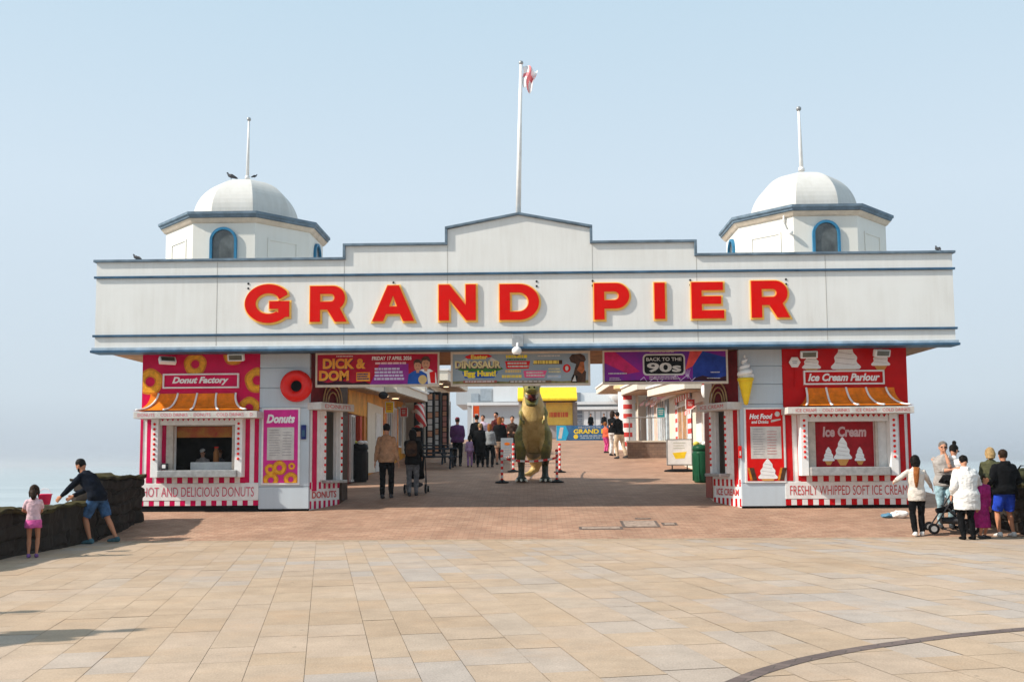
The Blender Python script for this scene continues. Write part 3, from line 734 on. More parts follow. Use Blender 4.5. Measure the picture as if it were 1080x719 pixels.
def kiosk(side, label, ckey):
    left = side == 'L'
    C1 = magenta if left else redp; C2 = magenta2 if left else mat('red_stripe', (.55, .008, .012), .4, .15, 3)
    wall = whitep; txtc = mat('text_pink', (.62, .10, .16), .5) if left else mat('text_red', (.60, .07, .07), .5)
    if left:
        wx = (148.5, 273.3); ytop, yup = 373, 434; win = (184, 449, 246, 496); frm = (168, 441, 257, 503)
        board = (143.5, 434, 273, 441); sill = (167, 495.5, 250, 503); band = (510, 527); chk = (527.5, 533)
        sx = (147.5, 273.3)
    else:
        wx = (827, 959.5); ytop, yup = 366, 429; win = (859, 444.5, 922, 492); frm = (846, 437, 941, 501)
        board = (829, 429, 961.5, 436); sill = (855, 492, 938, 501); band = (507, 525); chk = (525.5, 532)
        sx = (827, 961.5)
    x0, _, x1, _ = rc(wx[0], 440, wx[1], 500, YK)
    z = lambda py: W((wx[0] + wx[1]) / 2, py, YK).z
    zg = gz(YK)
    rt = thing('doughnut_kiosk' if left else 'ice_cream_kiosk', ((x0 + x1) / 2, YK, zg), label, 'kiosk')
    F = FY(YK)
    zu = z(yup)
    # upper printed panel
    mb = MB(); mb.prism(rect(x0, zu, x1, zb_), F, -.12, 0); up = mb.build('upper_panel', C1, rt)
    lim = (x0 + .01, zu + .01, x1 - .01, zb_ - .02)
    if left:
        for px, py, r in ((158.5, 402.5, .31), (206, 384, .27), (246.5, 374, .25), (271.5, 401, .30), (263, 430, .26)):
            p = W(px, py, YK); donut_print(F, p.x, p.z, r, .002, up, lim)
    else:
        for px, pz0, pz1, w_ in ((892.5, 398, 358, .66), (856, 394, 370, .42), (929, 391, 366, .42)):
            p = W(px, pz0, YK); q = W(px, pz1, YK); cone_print(F, p.x, p.z, q.z - p.z, w_, .002, up, lim)
    # framed name sign
    a, b, c, d = rc(*((172.5, 394, 252.5, 409.5) if left else (847, 390.5, 932, 405.5)), YK)
    mb = MB()
    for q in (rect(a, b, c, b + .035), rect(a, d - .035, c, d), rect(a, b + .035, a + .035, d - .035), rect(c - .035, b + .035, c, d - .035)): mb.prism(q, F, 0, .06)
    sf = mb.build('sign_frame', whitep, rt)
    mb = MB(); mb.prism(rect(a + .036, b + .036, c - .036, d - .036), F, 0, .035); sb = mb.build('name_sign', C1, rt)
    if left: frame_text('Donut Factory', F, a + .22, b + .075, c - .24, d - .075, .037, whitesoft, sb, 'name_lettering', bold=.045, shear=.3)
    else: frame_text('Ice Cream Parlour', F, a + .10, b + .08, c - .10, d - .07, .037, whitesoft, sb, 'name_lettering', bold=.04, shear=.3)
    # scooped awning with hips and white ribs
    t0x, tz, t1x, _ = rc(*((160, 412, 247, 416) if left else (851, 407, 942, 411)), YK)
    b0, bz0, b1, _ = rc(*((150, 430, 272, 434) if left else (838, 424, 954, 429)), YK)
    tz = z(415 if left else 409); bz0 = zu + .01
    prof = []
    for i in range(9):
        s = i / 8; prof.append((s, .06 + .52 * (1 - math.cos(s * math.pi / 2)) ** 1.0 * 1.0, tz + (bz0 - tz) * math.sin(s * math.pi / 2)))
    t0x, t1x = (W(160, 415, YK).x, W(248, 415, YK).x) if left else (W(851, 409, YK).x, W(942, 409, YK).x)
    Lx = [t0x + (b0 - t0x) * ((1 - math.cos(s * math.pi / 2))) for s, _, _ in prof]; Rx = [t1x + (b1 - t1x) * ((1 - math.cos(s * math.pi / 2))) for s, _, _ in prof]
    mb = MB()
    for i in range(8):
        (s0, d0, z0), (s1, d1, z1) = prof[i], prof[i + 1]
        mb.face([(Lx[i + 1], YK - d1, z1), (Rx[i + 1], YK - d1, z1), (Rx[i], YK - d0, z0), (Lx[i], YK - d0, z0)])
        mb.face([(Lx[i], YK, z0), (Lx[i + 1], YK, z1), (Lx[i + 1], YK - d1, z1), (Lx[i], YK - d0, z0)])
        mb.face([(Rx[i], YK - d0, z0), (Rx[i + 1], YK - d1, z1), (Rx[i + 1], YK, z1), (Rx[i], YK, z0)])
    mb.face([(Lx[0], YK, tz), (Lx[0], YK - prof[0][1], tz), (Rx[0], YK - prof[0][1], tz), (Rx[0], YK, tz)][::-1])
    aw = mb.build('awning', orange, rt)
    for k in range(5):
        f = .04 + .23 * k; pts = []
        for i in range(9):
            sw = .05 * math.sin(prof[i][0] * 3) * (1 if left else 1)
            xx = Lx[i] + (Rx[i] - Lx[i]) * (f + (.0 if left else .0)) + (.12 * (1 - prof[i][0]) if left else -.12 * (1 - prof[i][0]))
            pts.append((xx, YK - prof[i][1] - .02, prof[i][2] + .012))
        mb = MB(); mb.loft(pts, [(.024, .02)] * 9, (1, 0, 0), 8); mb.build('awning_rib', whitesoft, aw, smooth=True)
    # fascia board
    a, b, c, d = rc(*board, YK - .45)
    words = 'DONUTS  ·  COLD DRINKS  ·  DONUTS  ·  COLD DRINKS  ·  D' if left else '·  ICE CREAM  ·  COLD DRINKS  ·  ICE CREAM  ·  COLD DRINKS'
    FB = FY(YK - .60)
    text_board(FB, a, b, c, d, -.60, 0, offw, words, txtc, rt, bold=0)
    # front wall with a serving window
    wz0, wz1 = z(win[3]), z(win[1]); wa, wb = W(win[0], 470, YK).x, W(win[2], 470, YK).x
    zc1 = z(chk[0] - 18.5 + .5)    # top of text band
    zb1 = z(chk[0]); zb0 = z(chk[1])
    ztop_ = W(200 if left else 900, board[3], YK).z
    sa, sb_ = W(sx[0], 470, YK).x, x1
    mb = MB(); dw = .12
    for q in (rect(sa, zb0, sb_, wz0), rect(sa, wz1, sb_, zu - .002), rect(sa, wz0, wa, wz1), rect(wb, wz0, sb_, wz1)): mb.prism(q, F, -dw, -.002)
    mb.build('front_wall', wall, rt)
    # painted vertical stripes: boards 6 mm proud
    zst = z(509 if left else 506.5)
    strp = ((148, 150.6), (155, 161.5), (169.5, 174), (257.5, 263.5), (268.5, 273)) if left else ((829, 835.5), (841, 844), (941.5, 944), (949, 954.5), (957.8, 961))
    for p0, p1 in strp:
        mb = MB(); mb.prism(rect(max(sa, W(p0, 470, YK).x), zst, min(sb_ if left else 99, W(p1, 470, YK).x), ztop_ + .1), F, 0, .012); mb.build('painted_stripe', C2, rt)
    # window surround, bulbs, frame
    fa, fb = W(frm[0], 470, YK).x, W(frm[2], 470, YK).x; fz0 = z(frm[3]); fz1 = z(frm[1])
    sw = .17
    for q in (rect(fa - .10, fz0, fa + sw - .10, fz1), rect(fb - sw + .04, fz0, fb + .04, fz1)):
        mb = MB(); mb.prism(q, F, 0, .26); st = mb.build('bulb_strip', whitesoft, rt, bevel=.008)
        u = (q[0][0] + q[1][0]) / 2
        bulbs(F, u, fz0 + .42, fz1 - .14, 8, .27, st, redgl)
    mb = MB(); mb.prism(rect(fa + .08, fz1 - .16, fb - .14, fz1), F, .002, .20); mb.build('window_head', whitep, rt)
    mb = MB(); u = fa + .1
    while u < fb - .15:
        mb.prism([(u, fz1 + .0), (u + .09, fz1), (u + .045, fz1 - .07)], F, .2, .21); u += .12
    mb.build('scalloped_valance', C2, rt)
    mb = MB()
    for q in (rect(wa - .16, wz0, wa, wz1 + .10), rect(wb, wz0, wb + .06, wz1 + .10), rect(wa, wz1, wb, wz1 + .10)): mb.prism(q, F, .0, .10)
    wf = mb.build('window_frame', mat('frame_beige', (.55, .47, .40), .5, .2), rt, bevel=.006)
    # dark reveal strip beside frame
    mb = MB(); mb.prism(rect(fa + .075, fz0 + .15, wa - .17, fz1 - .16), F, .001, .03); mb.build('reveal_strip', C2, rt)
    # sill counter
    s0, s1 = W(sill[0], 499, YK - .3).x, W(sill[2], 499, YK - .3).x
    mb = MB(); zs0 = z(sill[3]); zs1 = z(sill[1])
    mb.box(s0, s1, YK - .38, YK - .262, zs0, zs1); mb.box(fa + sw - .09, fb - sw + .03, YK - .262, YK, zs0, zs1)
    mb.build('counter', counter, rt, bevel=.012)
    # dentil checks under the counter and along the bottom; text band
    for (ua, ub, za, zbx, nm_, n_) in ((fa - .05, fb + .05, zc1 + .004, z(503 if left else 500), 'check_row', 17), (sa, sb_, zb0, zb1 - .004, 'check_row', 23)):
        checks(F, ua, za, ub, zbx, n_, .010, C2, whitep, rt)
    btxt = 'HOT AND DELICIOUS DONUTS' if left else 'FRESHLY WHIPPED SOFT ICE CREAM'
    bd = text_board(F, sa, zb1, sb_, zc1, 0, .02, whitep, btxt, txtc, rt, 'text_band', bold=0, pad=(.10, .22))
    mb = MB(); mb.prism(rect(sa + .02, zg - .35, sb_ - .01, zb0 - .004), F, -.1, -.02); mb.build('plinth', black, rt)
    # side, back, roof and floor of the room
    D = 2.9; si = sa if left else sb_; xa, xb = (sa, pl0 + .02) if left else (pr1 - .02, sb_)
    mb = MB()
    if left: mb.box(sa, sa + .1, YK + .12, YK + D, zg - .3, zb_ + .01)
    else: mb.box(sb_ - .1, sb_, YK + .12, YK + D, zg - .3, zb_ + .01)
    mb.build('side_wall', wall if True else C2, rt)
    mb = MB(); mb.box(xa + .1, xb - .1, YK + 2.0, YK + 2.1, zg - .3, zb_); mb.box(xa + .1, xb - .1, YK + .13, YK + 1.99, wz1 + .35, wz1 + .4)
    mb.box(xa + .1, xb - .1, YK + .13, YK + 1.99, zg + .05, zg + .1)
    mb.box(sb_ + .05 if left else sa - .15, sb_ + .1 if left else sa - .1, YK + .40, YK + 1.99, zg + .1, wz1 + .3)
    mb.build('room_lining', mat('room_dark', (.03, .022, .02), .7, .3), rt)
    if left:
        a, b, c, d = rc(185, 449.5, 245, 461, YK + .05)
        mb = MB(); mb.box(a, c, YK + .14, YK + .16, b, d); hb = mb.build('header_print', mat('header_print', (.28, .03, .02), .5, .9, 5, col2=(.34, .16, .03)), rt)
        a, b, c, d = rc(198, 487, 243, 496, YK + .3)
        mb = MB(); mb.box(a, c, YK + .45, YK + .9, b - .1, d); mb.build('inner_counter', whitep, rt, bevel=.02)
        # things on the counter
    else:
        mb = MB(); mb.box(wa, wb, YK + .03, YK + .05, wz0, wz1); sh = mb.build('shutter_panel', mat('shutter_red', (.36, .012, .018), .5, .2), rt)
        FS = FY(YK + .03); uu = lambda px: W(px, 470, YK + .03).x; vv = lambda py: W(890, py, YK + .03).z
        frame_text('Ice Cream', FS, uu(868), vv(460.5), uu(914), vv(449.5), .002, mat('pink_white', (.62, .42, .42), .5), sh, 'shutter_lettering', bold=.04, shear=.1)
        for px, py0, py1, w_ in ((873.5, 490, 471, .26), (888.5, 490.5, 460.5, .40), (906.5, 490, 471, .24)):
            cone_print(FS, uu(px), vv(py0), vv(py1) - vv(py0), w_, .002, sh)
    return rt, dict(sa=sa, sb=sb_, zg=zg, z=z)
kL, iL = kiosk('L', 'magenta and white striped doughnut kiosk with orange awning at the left end', 'L')
kR, iR = kiosk('R', 'red and white striped ice cream kiosk with closed red shutter at the right end', 'R')

# things on the doughnut counter
def jar(px, py, h, r, label, m1, name='jar'):
    p = W(px, py, YK + .55); t = thing(name, p, label, 'jar')
    mb = MB(); mb.lathe(p, [(r * .8, 0), (r, .02), (r, h * .7), (r * .6, h * .85), (r * .6, h)], 14); mb.build('body', m1, t, smooth=True)
    mb = MB(); mb.lathe(p + Vector((0, 0, h)), [(r * .7, 0), (r * .7, .03)], 14); mb.build('lid', redgl, t)
jar(228, 487.3, .34, .07, 'brown drinks dispenser behind the doughnut counter', mat('amber', (.30, .12, .04), .3), 'drinks_dispenser')
p = W(173.5, 495.3, YK - .2); t = thing('napkin_box', p, 'small dark napkin box on the left end of the doughnut counter', 'box')
mb = MB(); mb.box(p.x - .07, p.x + .07, p.y - .05, p.y + .05, p.z, p.z + .15); mb.build('body', darkgrey, t, bevel=.01)
mb = MB(); mb.box(p.x - .04, p.x + .04, p.y - .053, p.y - .05, p.z + .04, p.z + .12); mb.build('napkins', whitep, t)

# inner chamfered hatches beside the walkway
def chamfer(side):
    left = side == 'L'; sg = 1 if left else -1
    o = Vector((pl1 - .02 if left else pr0 + .02, YK + .10, 0)); e = Vector((o.x + sg * (.50 if left else .44), YK + 1.15, 0))
    ud = (e - o) if left else (o - e); Lw = ud.length; nrm = Vector((-ud.y, ud.x, 0)).normalized(); nrm = nrm if nrm.y < 0 else -nrm
    org = o if left else e; F = FR(org, ud, nrm); zg = gz(YK)
    C2 = magenta2 if left else mat('red_stripe', (.55, .008, .012)); C1 = darkred
    rt = thing('corner_hatch', (o.x, o.y, zg), ('striped side hatch beside the life-ring shaped doughnut, left of the walkway' if left else 'striped side hatch under the ICE CREAM board, right of the walkway'), 'hatch', 'corner hatches facing the walkway')
    zbd = W(350 if left else 755, 433, YK + .5).z; zsill = W(345 if left else 760, 506 if left else 499, YK + .7).z
    mb = MB(); mb.prism(rect(0, zbd + .1, Lw, zb_), F, -.1, 0); mb.build('upper_wall', C1, rt)
    # curling ironwork loops
    for r_ in (.20, .30, .40):
        pts = [F(Lw * (.72 if left else .28) + r_ * math.cos(a) * .9, zbd + .22 + r_ * 1.2 * math.sin(a), .04) for a in [R(k) for k in range(0 if left else 0, 181, 15)]]
        mb = MB(); mb.tube(pts, .018); mb.build('scroll_ornament', mat('brass', (.62, .40, .18), .4), rt, smooth=True)
    bd = text_board(F, -.10 if left else -.02, zbd, Lw + .02 if left else Lw + .10, zbd + .17, -.05, .42, offw, 'DONUTS' if left else 'ICE CREAM', mat('text_red', (.60, .07, .07)), rt, pad=(.15, .25))
    zw0 = zsill + .0; wl, wr = (Lw * .46, Lw * .90) if left else (Lw * .10, Lw * .54)
    mb = MB()
    for q in (rect(0, zg - .3, Lw, zw0), rect(0, zw0, wl, zbd), rect(wr, zw0, Lw, zbd)): mb.prism(q, F, -.1, -.002)
    mb.build('front_wall', whitep, rt)
    for f0, f1 in (((.10, .24),) if left else ((.76, .90),)):
        mb = MB(); mb.prism(rect(Lw * f0, zw0 - .25, Lw * f1, zbd - .002), F, 0, .012); mb.build('painted_stripe', C2, rt)
    for f in ((wl - .11, wr + .02) if left else (wl - .11, wr + .02)):
        mb = MB(); mb.prism(rect(f, zw0, f + .09, zbd - .002), F, 0, .10); st = mb.build('bulb_strip', whitesoft, rt)
        bulbs(F, f + .045, zw0 + .2, zbd - .15, 9, .105, st, redgl)
    mb = MB(); mb.prism(rect(wl, zw0, wr, zbd), F, -.35, -.32); mb.build('shutter', mat('shutter_beige' if left else 'shutter_grey', (.42, .27, .20) if left else (.50, .45, .42), .6), rt)
    mb = MB(); mb.prism(rect(wl - .05, zw0 - .07, wr + .05, zw0), F, 0, .30); mb.build('counter', counter, rt, bevel=.01)
    for zz0, zz1 in ((zg + .04, zg + .22), (zg + .50, zg + .66)):
        checks(F, 0, zz0, Lw, zz1, 13, .010, C2, whitep, rt)
    frame_text('DONUTS' if left else 'ICE CREAM', F, .12, zg + .28, Lw - .12, zg + .44, .003, mat('text_red', (.6, .07, .07)), rt, 'band_lettering')
    # walkway side behind the hatch
    xs = e.x
    mb = MB(); mb.box(min(xs, xs - sg * .1), max(xs, xs - sg * .1), e.y + .02, 24.15, gz(24) - .4, zb_); mb.build('walkway_wall', wood if left else cream, rt)
    mb = MB(); mb.box(min(xs + sg * .002, xs + sg * .03), max(xs + sg * .002, xs + sg * .03), e.y + .15, 24.05, gz(24), gz(24) + 2.1); mb.build('door', mat('hatch_door', (.07, .045, .035), .5, .3) if left else mat('hatch_door_red', (.36, .09, .07), .5), rt)
    mb = MB(); mb.box(min(xs - sg * .2, xs - sg * 1.4), max(xs - sg * .2, xs - sg * 1.4), 24.0, 24.14, gz(24) - .3, zb_); mb.build('rear_wall', cream, rt)
    return F
chamfer('L'); chamfer('R')

# doughnut ring and cone hung on the pillars
p = W(312.5, 407, YK - .12)
t = thing('giant_doughnut', p, 'glossy red model doughnut ring hung on the left pillar', 'model doughnut')
mb = MB(); n1, n2 = 40, 18; ro, ri_ = .25, .125; vs = []; fs = []
for i in range(n1):
    a = 2 * math.pi * i / n1
    for k in range(n2):
        b_2 = 2 * math.pi * k / n2
        vs.append(p + Vector(((ro + ri_ * math.cos(b_2)) * math.cos(a), ri_ * 1.05 * math.sin(b_2), (ro + ri_ * math.cos(b_2)) * math.sin(a))))
for i in range(n1):
    for k in range(n2): fs.append((i * n2 + k, i * n2 + (k + 1) % n2, ((i + 1) % n1) * n2 + (k + 1) % n2, ((i + 1) % n1) * n2 + k))
mb.add(vs, fs); mb.build('ring', redgl, t, smooth=True)
mb = MB(); mb.lathe(p + Vector((0, .1, 0)), [(.16, 0), (.16, .03)], 20, axis='y'); mb.build('backplate', black, t)
p = W(787, 427, YK - .16); q = W(786.5, 373.5, YK - .16); H = q.z - p.z; s_ = H
t = thing('giant_ice_cream', p, 'model ice cream cone with white swirl and yellow wafer on the right pillar', 'model ice cream')
mb = MB(); mb.lathe(p, [(.02, 0), (.05, .03), (.155, H * .42), (.165, H * .47), (.185, H * .48), (.185, H * .53), (.15, H * .53)], 20); mb.build('cone', yellow, t, smooth=True)
mb = MB(); turns = 3.6; pts = []; rr = []
for i in range(90):
    s = i / 89; a = s * turns * 2 * math.pi; r_ = .125 * (1 - s) ** .8
    pts.append(p + Vector((r_ * math.cos(a), r_ * math.sin(a), H * .56 + (H * .42) * s ** 1.05))); rr.append(.085 * (1 - s * .78))
mb.loft(pts, rr, (0, 0, 1), 10); mb.loft([p + Vector((0, 0, H * .5)), p + Vector((0, 0, H * .9))], [.15, .03], n=12); mb.build('swirl', whitesoft, t, smooth=True)

# menu posters on the pillars
def poster(box, name, label, colr, title, kind):
    a, b, c, d = rc(*box, YK); t = thing(name, ((a + c) / 2, YK - .02, b), label, 'poster'); F = FY(YK)
    mb = MB(); mb.prism(rect(a, b, c, d), F, .0, .03); mb.build('frame', whitep, t, bevel=.005)
    mb = MB(); mb.prism(rect(a + .045, b + .045, c - .045, d - .045), F, .030, .034); pn = mb.build('print', colr, t)
    w, h = c - a, d - b
    m0, m1 = (.26, .72)
    frame_text(title, F, a + w * .13, d - h * (.20 if kind == 'D' else .155), c - w * (.13 if kind == 'D' else .3), d - h * .085, .035, whitesoft, pn, 'title_lettering', bold=.05, shear=.25)
    if kind == 'H': frame_text('and Drinks', F, a + w * .18, d - h * .215, a + w * .6, d - h * .17, .035, whitesoft, pn, 'title_lettering', bold=.03, shear=.2)
    mb = MB(); mb.prism(rect(a + w * .15, b + h * (1 - m1 + .04), c - w * (.15 if kind == 'D' else .1), d - h * m0 * .98), F, .035, .037); sh = mb.build('menu_sheet', offw, pn)
    gy = mat('menu_ink', (.34, .30, .32), .6)
    bars(F, a + w * .2, b + h * .36, a + w * .5, d - h * .28, .038, 11, gy, sh, seed=3, fill=.22)
    bars(F, a + w * .55, b + h * .36, c - w * .2, d - h * .31, .038, 9, mat('menu_red', (.55, .18, .18), .6) if kind == 'H' else gy, sh, seed=4, fill=.22)
    if kind == 'D':
        lim = (a + .046, b + .046, c - .046, d - .046)
        for fx, fy, r_ in ((.24, .20, .13), (.48, .22, .17), (.26, .06, .18), (.78, .07, .17), (.80, .24, .085)):
            donut_print(F, a + w * fx, b + h * fy, r_, .036 + fx * .001 + fy * .002, pn, lim)
    else:
        lim = (a + .046, b + .046, c - .046, d - .046)
        cone_print(F, a + w * .55, b + h * -.02, h * .34, w * .46, .037, pn, lim)
        mb = MB(); 
        for fx, tilt in ((.2, .35), (.86, -.35)):
            for k in (0, 1):
                mb.cur = k; u0 = a + w * fx + (k * .05 - .02)
                mb.prism([(u0 - .05, b + .06), (u0 + .05, b + .06), (u0 + .05 - tilt * .2, b + h * .2), (u0 - .05 - tilt * .2, b + h * .2)], F, .035, .038 + k * .002)
        mb.build('food_print', [donutc, brownp], pn)
        mb = MB(); mb.prism(circ(c - w * .18, d - h * .09, .06, 14), F, .035, .037); mb.prism([(a + w * .66, d - h * .2), (c - w * .1, d - h * .17), (c - w * .1, d - h * .15), (a + w * .66, d - h * .17)], F, .035, .037); mb.build('badge_print', offw, pn)
    return t
poster((276, 430, 316.5, 511), 'doughnut_menu_poster', 'pink framed Donuts menu poster on the left pillar', pinkposter, 'Donuts', 'D')
poster((785, 429.5, 828, 509), 'hot_food_menu_poster', 'red framed Hot Food menu poster on the right pillar', redposter, 'Hot Food', 'H')
# small plates on the pillars
for (bx, m, lb, nm_) in (((318, 448, 323, 463), navy, 'small dark notice plate on the edge of the left pillar', 'notice_plate'), ((778.5, 470, 782, 483), redgl, 'small red fire point box on the edge of the right pillar', 'red_box')):
    a, b, c, d = rc(*bx, YK); t = thing(nm_, ((a + c) / 2, YK - .03, b), lb, 'box' if 'box' in nm_ else 'notice'); F = FY(YK)
    mb = MB(); mb.prism(rect(a, b, c, d), F, 0, .05); mb.build('plate', m, t, bevel=.006)
    mb = MB(); mb.prism(rect(a + .02, b + .06, c - .02, d - .12), F, .05, .053); mb.build('face_panel', offw if m is redgl else bluetrim, t)

# floodlights
def flood(px, py, tilt, yaw, label, Y=YK - .35):
    p = W(px, py, Y); t = thing('floodlight', p, label, 'floodlight', 'floodlights above the kiosks')
    rot = Matrix.Rotation(R(yaw), 3, 'Z') @ Matrix.Rotation(R(tilt), 3, 'X')
    def T(mb): mb.v = [p + rot @ Vector(v) for v in mb.v]; return mb
    mb = MB(); mb.box(-.19, .19, -.02, .10, -.085, .085); T(mb).build('housing', whitesoft, t, bevel=.02)
    mb = MB(); mb.box(-.15, .15, -.028, -.02, -.055, .055); T(mb).build('lens', mat('lamp_glass', (.10, .09, .06), .15, .3, 5, spec=.8), t)
    mb = MB(); mb.tube([p + Vector((0, .08, 0)), p + Vector((0, .2, .08)), Vector((p.x, YK + .01, p.z + .08))], .02); mb.build('arm', metal, t)
flood(177, 379, -35, 35, 'white floodlight turned sideways above the left end of the doughnut kiosk')
flood(248.5, 377, 15, 0, 'square-on white floodlight above the right end of the doughnut kiosk')
flood(853.5, 374, 12, -5, 'white floodlight above the left end of the ice cream kiosk')
flood(931, 372.5, 15, 12, 'white floodlight above the right end of the ice cream kiosk')
# hexagonal sign with pole on the ice cream panel
p = W(838, 382, YK - .03); t = thing('hexagonal_sign', p, 'small white hexagonal sign on a thin red stem beside Ice Cream Parlour', 'sign')
F = FY(YK); mb = MB(); mb.prism(circ(p.x, p.z, .135, 6), F, .03, .05); pl_ = mb.build('plate', whitesoft, t)
mb = MB(); mb.prism(rect(p.x - .06, p.z + .01, p.x + .06, p.z + .03), F, .051, .053); mb.prism(rect(p.x - .05, p.z - .03, p.x + .05, p.z - .015), F, .051, .053); mb.build('print_lines', greyprint, pl_)
mb = MB(); mb.tube([p + Vector((0, .0, -.13)), W(838, 408, YK - .02)], .012); mb.build('stem', redp, t)

# ------------------------------------------------------------------ banners across the gate
YN = 21.95
def banner(box, label, kind):
    a, b, c, d = rc(*box, YN); w, h = c - a, d - b; F0_ = FY(YN)
    t = thing('banner', ((a + c) / 2, YN, b), label, 'banner', 'banners hung across the entrance')
    F = lambda u, v, dd: F0_(a + w * u, b + h * v, dd)
    mb = MB()
    fr = .03; 
    for q in (rect(0, 0, 1, .07), rect(0, .93, 1, 1), rect(0, .07, .014, .93), rect(.986, .07, 1, .93)): mb.prism(q, F, -.02, .03)
    mb.build('frame', mat('banner_frame', (.62, .52, .42), .5), t)
    P = {'D': mat('banner_crimson', (.34, .003, .012), .4, .6, 1.2, col2=(.50, .008, .05)), 'E': mat('banner_greyblue', (.20, .27, .34), .4, .5, 1.0, col2=(.36, .40, .42)), 'N': mat('banner_purple', (.30, .01, .22), .4, .8, .9, col2=(.03, .03, .26))}[kind]
    mb = MB(); mb.prism(rect(.014, .07, .986, .93), F, -.01, .01); pn = mb.build('print', P, t)
    def blk(q, m, d=.012, nm_='print_patch'):
        mb = MB(); mb.prism(q, F, .0101, d + .0008); return mb.build(nm_, m, pn)
    def tx(s, u0, v0, u1, v1, m, d=.014, bold=.04, shear=0): return frame_text(s, F, u0, v0, u1, v1, d, m, pn, 'lettering', bold=bold, shear=shear, thick=.001)
    def bb(u0, v0, u1, v1, rows, m, seed, d=.013, fill=.55): return bars(F, u0, v0, u1, v1, d, rows, m, pn, seed=seed, fill=fill)
    def man(cx, s, shirt, hairm, d=.013):
        mb = MB(); mb.cur = 0
        mb.prism([(cx - .085 * s, .075), (cx + .085 * s, .075), (cx + .075 * s, .36 * s), (cx + .03 * s, .46 * s), (cx - .03 * s, .46 * s), (cx - .075 * s, .36 * s)], F, .0102, d)
        mb.cur = 1; mb.prism([(u, v) for u, v in circ(cx, .60 * s, .030 * s, 16, .15 * s)], F, .0102, d + .001); mb.prism(rect(cx - .012 * s, .40 * s, cx + .012 * s, .52 * s), F, .0102, d + .0008)
        mb.cur = 2; mb.prism([(cx - .033 * s, .62 * s), (cx - .033 * s, .74 * s), (cx - .01 * s, .80 * s), (cx + .02 * s, .79 * s), (cx + .034 * s, .70 * s), (cx + .030 * s, .64 * s), (cx + .01 * s, .70 * s), (cx - .02 * s, .69 * s)], F, .0102, d + .002)
        for e in (-.011, .011): mb.prism(rect(cx + e * s - .004 * s, .60 * s, cx + e * s + .004 * s, .62 * s), F, .0102, d + .002)
        mb.prism(rect(cx - .01 * s, .51 * s, cx + .01 * s, .522 * s), F, .0102, d + .002)
        mb.build('figure_print', [shirt, skinp, hairm], pn)
    if kind == 'D':
        for k, (q, m) in enumerate(((((.014, .07), (.45, .07), (.40, .16), (.30, .12), (.2, .19), (.1, .13), (.014, .2)), mat('print_black', (.04, .01, .02), .5)),
                     (((.44, .07), (.75, .07), (.75, .66), (.52, .66)), mat('print_violet', (.30, .03, .28), .5)))): blk(list(q), m, .011 + k * .0006)
        gold = mat('print_gold', (.80, .42, .05), .4, .3, 4, col2=(.75, .20, .03)); shd = mat('print_plum', (.12, .01, .06), .5)
        tx('DICK &', .062, .50, .410, .80, shd, .0128, .07); tx('DOM', .032, .16, .275, .46, shd, .0128, .07)
        tx('DICK &', .058, .52, .405, .82, gold, .0142, .05); tx('DOM', .028, .18, .270, .48, gold, .0142, .05)
        blk(rect(.33, .17, .44, .42), gold, .012); bb(.335, .2, .435, .4, 3, navy, 3, .0135)
        bb(.16, .84, .33, .90, 1, whitesoft, 2, .0125, .3)
        tx('FRIDAY 17 APRIL 2026', .455, .76, .775, .87, whitesoft, .014, .03, .1)
        tx('', 0, 0, 1, 1, whitesoft) if False else None
        bb(.475, .62, .775, .72, 1, mat('print_pinkwhite', (.80, .50, .52), .5), 5)
        bb(.47, .18, .72, .56, 4, mat('print_lilac', (.62, .55, .72), .5), 6, .0135, .62)
        man(.89, 1.08, whitesoft, brownp); man(.825, .98, bluep, brownp, .0165)
        mb = MB()
        mb.prism(circ(.865, .2, .035, 16, .13), F, .0102, .0195); mb.build('popcorn_print', mat('print_tan', (.70, .50, .22), .5), pn)
        blk([(.93, .1), (.965, .1), (.965, .45), (.92, .40)], redposter, .0185)
    elif kind == 'E':
        blk([(.014, .07), (.986, .07), (.986, .16), (.8, .13), (.6, .17), (.4, .13), (.2, .18), (.014, .15)], mat('print_grass', (.28, .24, .10), .5, .4, 5), .0112)
        blk([(.05, .48), (.1, .42), (.32, .42), (.38, .50), (.34, .60), (.08, .60)], greenp, .0118)
        blk([(.10, .24), (.31, .24), (.34, .42), (.08, .42)], bluep, .0124)
        blk([(.12, .80), (.24, .80), (.30, .86), (.27, .97 - .05), (.14, .92), (.10, .86)], redposter, .0118)
        blk([(.06, .70), (.12, .84), (.12, .70)], offw, .0114); blk([(.27, .72), (.29, .84), (.34, .72)], offw, .0114)
        gold = mat('print_gold2', (.85, .62, .12), .4); cr_ = mat('print_cream', (.78, .66, .34), .4, .3, 6)
        tx('Easter', .145, .78, .265, .91, gold, .014, .05); tx('DINOSAUR', .035, .50, .365, .72, shd_ := mat('print_plum', (.12, .01, .06)), .0128, .07)
        tx('DINOSAUR', .03, .52, .36, .74, cr_, .0145, .05); tx('Egg Hunt!', .095, .24, .325, .46, mat('print_yellow', (.90, .68, .05), .4), .0145, .06)
        blk(rect(.09, .10, .33, .17), mat('print_crimson2', (.40, .10, .08), .5), .0122); bb(.1, .10, .32, .17, 1, offw, 4, .0135, .5)
        bb(.395, .80, .585, .92, 1, mat('print_yellow', (.9, .68, .05)), 8, .0125, .7); bb(.40, .72, .55, .80, 1, greenp, 9, .0125, .5)
        bb(.62, .82, .80, .90, 1, offw, 10, .0125, .5)
        blk([(.40, .50), (.56, .50), (.57, .72), (.39, .72)], redposter, .0122); bb(.405, .52, .56, .70, 2, offw, 11, .0135, .55)
        blk([(.59, .62), (.80, .62), (.80, .74), (.60, .74)], brownp, .0122); bb(.59, .62, .80, .76, 1, gold, 12, .0135, .7)
